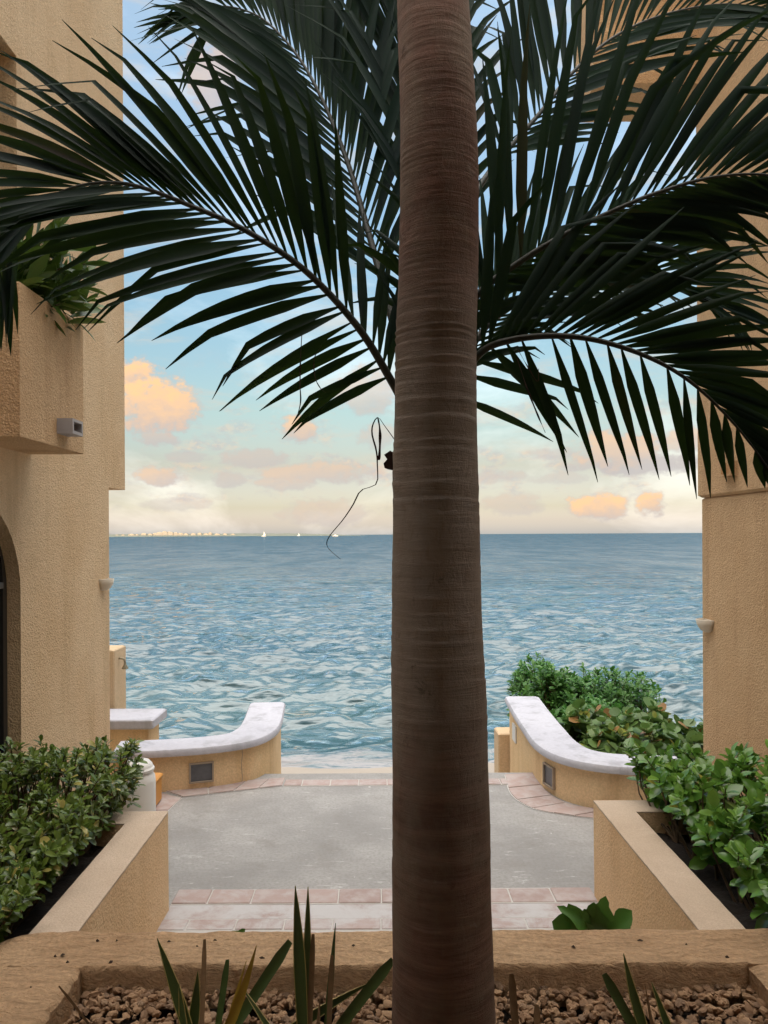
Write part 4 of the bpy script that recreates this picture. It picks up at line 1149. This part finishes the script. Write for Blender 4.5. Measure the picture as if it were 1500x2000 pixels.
o = at(600, 2100, 2.5); sword('sword-leaved plant with two tall pointed blades left of the trunk', (o.x, o.y, BED), [
    ((590, 2010), (576, 1733), 2.5, 2.62, .040), ((597, 2010), (601, 1735), 2.52, 2.64, .028), ((604, 2010), (611, 1828), 2.5, 2.6, .018, 'dry', True),
    ((638, 2010), (655, 1806), 2.5, 2.6, .022), ((642, 2005), (648, 1870), 2.45, 2.52, .018, 'dry', True), ((665, 2010), (768, 1878), 2.55, 2.66, .038, 'snake', True),
    ((640, 1990), (725, 1922), 2.62, 2.75, .045, 'snake', False, .04), ((620, 2010), (625, 1950), 2.4, 2.45, .02, 'dry')])
o = at(1250, 2100, 2.5); sword('sword-leaved plant right of the trunk with a curled tip', (o.x, o.y, BED), [
    ((1268, 2020), (1220, 1866), 2.5, 2.6, .032, 'snake', False, .01), ((1245, 2020), (1182, 1906), 2.5, 2.58, .032, 'snake', True), ((1312, 2020), (1275, 1922), 2.48, 2.55, .026),
    ((1280, 2020), (1262, 1925), 2.5, 2.55, .012, 'dry')])
for (b_, tp, w_, lab) in (((1010, 2020), (1000, 1906), .026, 'upright cut brown stalk standing in the gravel next to the trunk'), ((1052, 2030), (1050, 1966), .022, 'short cut stalk in the gravel between trunk and sword plant'),
                     ((170, 2010), (112, 1930), .012, 'thin dry twig lying against the left rim of the gravel bed')):
    o = at(b_[0], 2100, 2.5); t = thing('cut_stalk', lab, 'stalk', (o.x, 2.5, BED)); blade(t, (o.x, 2.5, BED), b_, tp, 2.5, 2.55, w_, 'dry', True)

def litter():
    r = random.Random(4); mb = MB()
    for (px, py) in ((108, 1868), (122, 1866), (132, 1880), (216, 1880), (190, 1838), (228, 1838), (385, 1850), (420, 1838), (1340, 1846), (60, 1930), (1420, 1870), (512, 1872), (690, 1848), (1120, 1850), (1250, 1838), (330, 1840)):
        p = on_z(px, py, FZ); a = r.random()*6; L = r.uniform(.006, .018); n = 6
        ring = [(p.x+L*math.cos(a+k*math.pi/3)*r.uniform(.5, 1.1), p.y+L*.6*math.sin(a+k*math.pi/3)*r.uniform(.5, 1.1), FZ+r.uniform(-.004, .004)) for k in range(n)]
        mb.add(ring+[(p.x, p.y, FZ+.009)], [(k, (k+1) % n, n) for k in range(n)])
    o = mb.build('leaf_litter', M['soil_bit'], None, (0, 3.1, FZ)); tag(o, 'dark crumbs of leaf litter scattered on the front planter rim', 'litter', kind='stuff')
M['soil_bit'] = plain('dark crumb', (.05, .03, .018), .9)
litter()
# leafy weeds growing at the back foot of the front rim
def broad_leaf(parent, org, base, tip, w, lobes, arch_, m, seg=14):
    ax = tip-base; n0 = Vector((rnd.uniform(-.3, .3), -1, rnd.uniform(.3, .8))).normalized(); s = ax.cross(n0).normalized(); n0 = s.cross(ax).normalized()
    vs, fs = [], []
    for i in range(seg+1):
        u = i/seg; p = base+ax*u+n0*arch_*math.sin(math.pi*u)
        ww = w*.5*(max(0, math.sin(math.pi*min(1, .04+u*.94)))**.5)*(1+.34*math.sin(u*(lobes+1)*math.pi*2+.6))
        if i == seg: ww = .001
        vs += [p-s*ww+n0*ww*.3, p-s*ww*.5+n0*ww*.08, p, p+s*ww*.5+n0*ww*.08, p+s*ww+n0*ww*.3]
        if i:
            q = (i-1)*5; fs += [(q+k, q+k+1, q+k+6, q+k+5) for k in range(4)]
    return MB().add(vs, fs).build('leaf', M[m], parent, org, True)
def weed(label, c, d, leaves):
    o = at(c[0], 1800, d); org = (o.x, d, 0.0)
    t = thing('leafy_weed', label, 'plant', org)
    top = at(c[0], c[1], d)
    MB().tube(spline([(o.x, d, 0), (o.x+.02, d, top.z*.5), top], 8), .006, 6).build('stem', M['twig'], t, org, True)
    for (b_, tp, w_, lo, ar) in leaves: broad_leaf(t, org, at(*b_, d), at(*tp, d-.06), w_, lo, ar, 'shrub_dark')
M['shrub_dark'] = leafmat('weed leaf', (.05, .15, .02, 1), (.09, .22, .03, 1), rough=.45, trans=.2)
weed('green weed with lobed leaves behind the front rim, right of the trunk', (1150, 1830), 3.42, [
    ((1140, 1825), (1078, 1800), .12, 1.5, .02), ((1150, 1830), (1088, 1770), .07, 1, .06), ((1150, 1830), (1160, 1762), .12, 2, .02), ((1155, 1830), (1183, 1750), .10, 2, .03),
    ((1160, 1830), (1234, 1778), .09, 1.5, .05), ((1160, 1835), (1232, 1806), .11, 1.5, .02), ((1145, 1840), (1110, 1765), .09, 1.5, .03), ((1150, 1835), (1140, 1775), .11, 2, .02)])
weed('small green leaf peeping over the front rim, left of the trunk', (447, 1845), 3.42, [((445, 1838), (479, 1814), .045, 1, .01), ((445, 1845), (410, 1850), .05, 1, .01)])

# ------------------------------------------------------------------ urn and crate on the patio
uc = (-1.68, 5.38, 0.0)
u = thing('white_urn', 'white urn with a collar and domed lid behind the left hedge', 'urn', uc)
MB().lathe([(.10, 0), (.115, .01), (.12, .05), (.122, .58), (.117, .62), (.10, .645), (.098, .655)], uc, 32).build('body', M['white_plastic'], u, uc, True, 40)
MB().lathe([(.098, .650), (.112, .656), (.114, .672), (.106, .682)], uc, 32).build('collar', M['white_plastic'], u, uc, True, 40)
MB().lathe([(.104, .680), (.100, .70), (.08, .722), (.04, .732), (.002, .734)], uc, 32).build('lid', M['white_plastic'], u, uc, True, 40)
oc = (-1.98, 6.55, 0)
ot = thing('orange_crate', 'orange plastic crate on the tiles beside the low curved wall', 'crate', oc)
MB().box(-2.14, -1.87, 6.42, 6.66, .012, .215, .012).build('body', M['orange'], ot, oc)
MB().box(-2.155, -1.86, 6.408, 6.672, .213, .245, .01).build('lip', M['orange'], ot, oc)

# ------------------------------------------------------------------ far shore and boats
D = 3200.0
def far_shore():
    xs = np.linspace(at(-500, 1044, D).x, at(720, 1044, D).x, 160); mb = MB(); r = random.Random(2)
    for j, (yy, hh) in enumerate(((D-40, 0), (D-20, .35), (D+60, 1), (D+300, .9), (D+400, 0))):
        for x in xs:
            px = PX0+x/D*FPX
            h = float(np.interp(px, [-500, 150, 260, 450, 560, 640, 720], [10, 11, 12, 12, 11, 7, 0]))
            mb.v.append((x, yy, SEA-.5+hh*h*(1+.35*nz3((x*.02, j, 0), 1))))
    n = len(xs); mb.f = [(j*n+i, j*n+i+1, (j+1)*n+i+1, (j+1)*n+i) for j in range(4) for i in range(n-1)]
    tag(mb.build('far_shore', plain('far shore scrub', (.16, .17, .13), .9, vary=.4, scale=.05), smooth=True), kind='structure')
far_shore()
M['far_white'] = plain('far pale wall', (.46, .39, .30), .8, scale=.05, vary=.3)
M['far_glass'] = plain('far dark window', (.16, .17, .19), .4, scale=.2)
def hotel(px, w, h, k):
    w *= 1.5; h *= .72
    x = at(px, 1044, D).x; y = D-10+k*3.0; org = (x, y, SEA+2)
    t = thing('hotel_block', 'pale hotel block on the far shore across the sea', 'building', org, 'hotel blocks on the far shore')
    MB().box(x-w/2, x+w/2, y, y+14, SEA, SEA+h).build('wall', M['far_white'], t, org)
    MB().box(x-w*.3, x+w*.25, y+2, y+9, SEA+h-.1, SEA+h+2.5).build('roof_house', M['far_white'], t, org)
    for z in range(int(h/3.4)):
        MB().box(x-w*.44, x+w*.44, y-.15, y+.1, SEA+1.6+z*3.4, SEA+3.2+z*3.4).build('window', M['far_glass'], t, org)
for k, (px, w, h) in enumerate(((258, 16, 13), (268, 11, 10), (281, 14, 17), (293, 12, 14), (302, 10, 18), (312, 16, 22), (322, 14, 27), (332, 17, 24), (343, 12, 20), (352, 15, 17), (364, 12, 14),
                                (378, 14, 15), (390, 10, 18), (402, 13, 14), (410, 9, 20), (425, 14, 12), (440, 10, 13), (455, 14, 10), (240, 12, 9), (228, 14, 8))): hotel(px, w, h, k % 5)
def boat(px, dist, length, mast, label):
    p = at(px, 1044, dist); org = (p.x, dist, SEA)
    t = thing('sailing_boat' if mast else 'motor_boat', label, 'boat', org)
    L, w, h = length/2, length*.16, length*.13
    sec = [(-L, w*.8, h), (-L*.3, w, h*.9), (L*.4, w*.8, h), (L, .02, h*1.25)]
    vs = []; fs = []
    for (x, ww, hh) in sec: vs += [(p.x+x, dist-ww, SEA+hh), (p.x+x*.94, dist-ww*.5, SEA-.3), (p.x+x*.94, dist+ww*.5, SEA-.3), (p.x+x, dist+ww, SEA+hh)]
    for i in range(3):
        q = i*4; fs += [(q+k, q+k+4, q+k+5, q+k+1) for k in range(3)]+[(q+3, q+7, q+4, q)]
    fs += [(0, 1, 2, 3), (12, 15, 14, 13)]
    MB().add(vs, fs).build('hull', M['white_boat'], t, org)
    MB().box(p.x-L*.45, p.x+L*.3, dist-w*.6, dist+w*.6, SEA+h*.85, SEA+h*2.1, .1).build('cabin', M['white_boat'], t, org)
    if mast:
        MB().tube([(p.x, dist, SEA+h*.8), (p.x, dist, SEA+mast)], .12, 6).build('mast', M['frame_grey'], t, org)
        MB().add([(p.x+.3, dist, SEA+h*2.2), (p.x+.3, dist, SEA+mast*.97), (p.x+L*.85, dist, SEA+h*2.3), (p.x+.3, dist+.25, SEA+h*2.2), (p.x+.3, dist+.25, SEA+mast*.97), (p.x+L*.85, dist+.25, SEA+h*2.3)],
                 [(0, 1, 2), (3, 5, 4), (0, 3, 4, 1), (1, 4, 5, 2), (2, 5, 3, 0)]).build('sail', M['white_boat'], t, org)
M['white_boat'] = plain('white boat paint', (.85, .82, .76), .5, scale=.5)
boat(515, 2200, 13, 15, 'white sailing boat standing off the far shore')
boat(655, 1900, 14, 0, 'white motor boat on the open horizon beside the palm')
boat(583, 2900, 11, 11, 'tiny white sailing boat between the far shore and the motor boat')
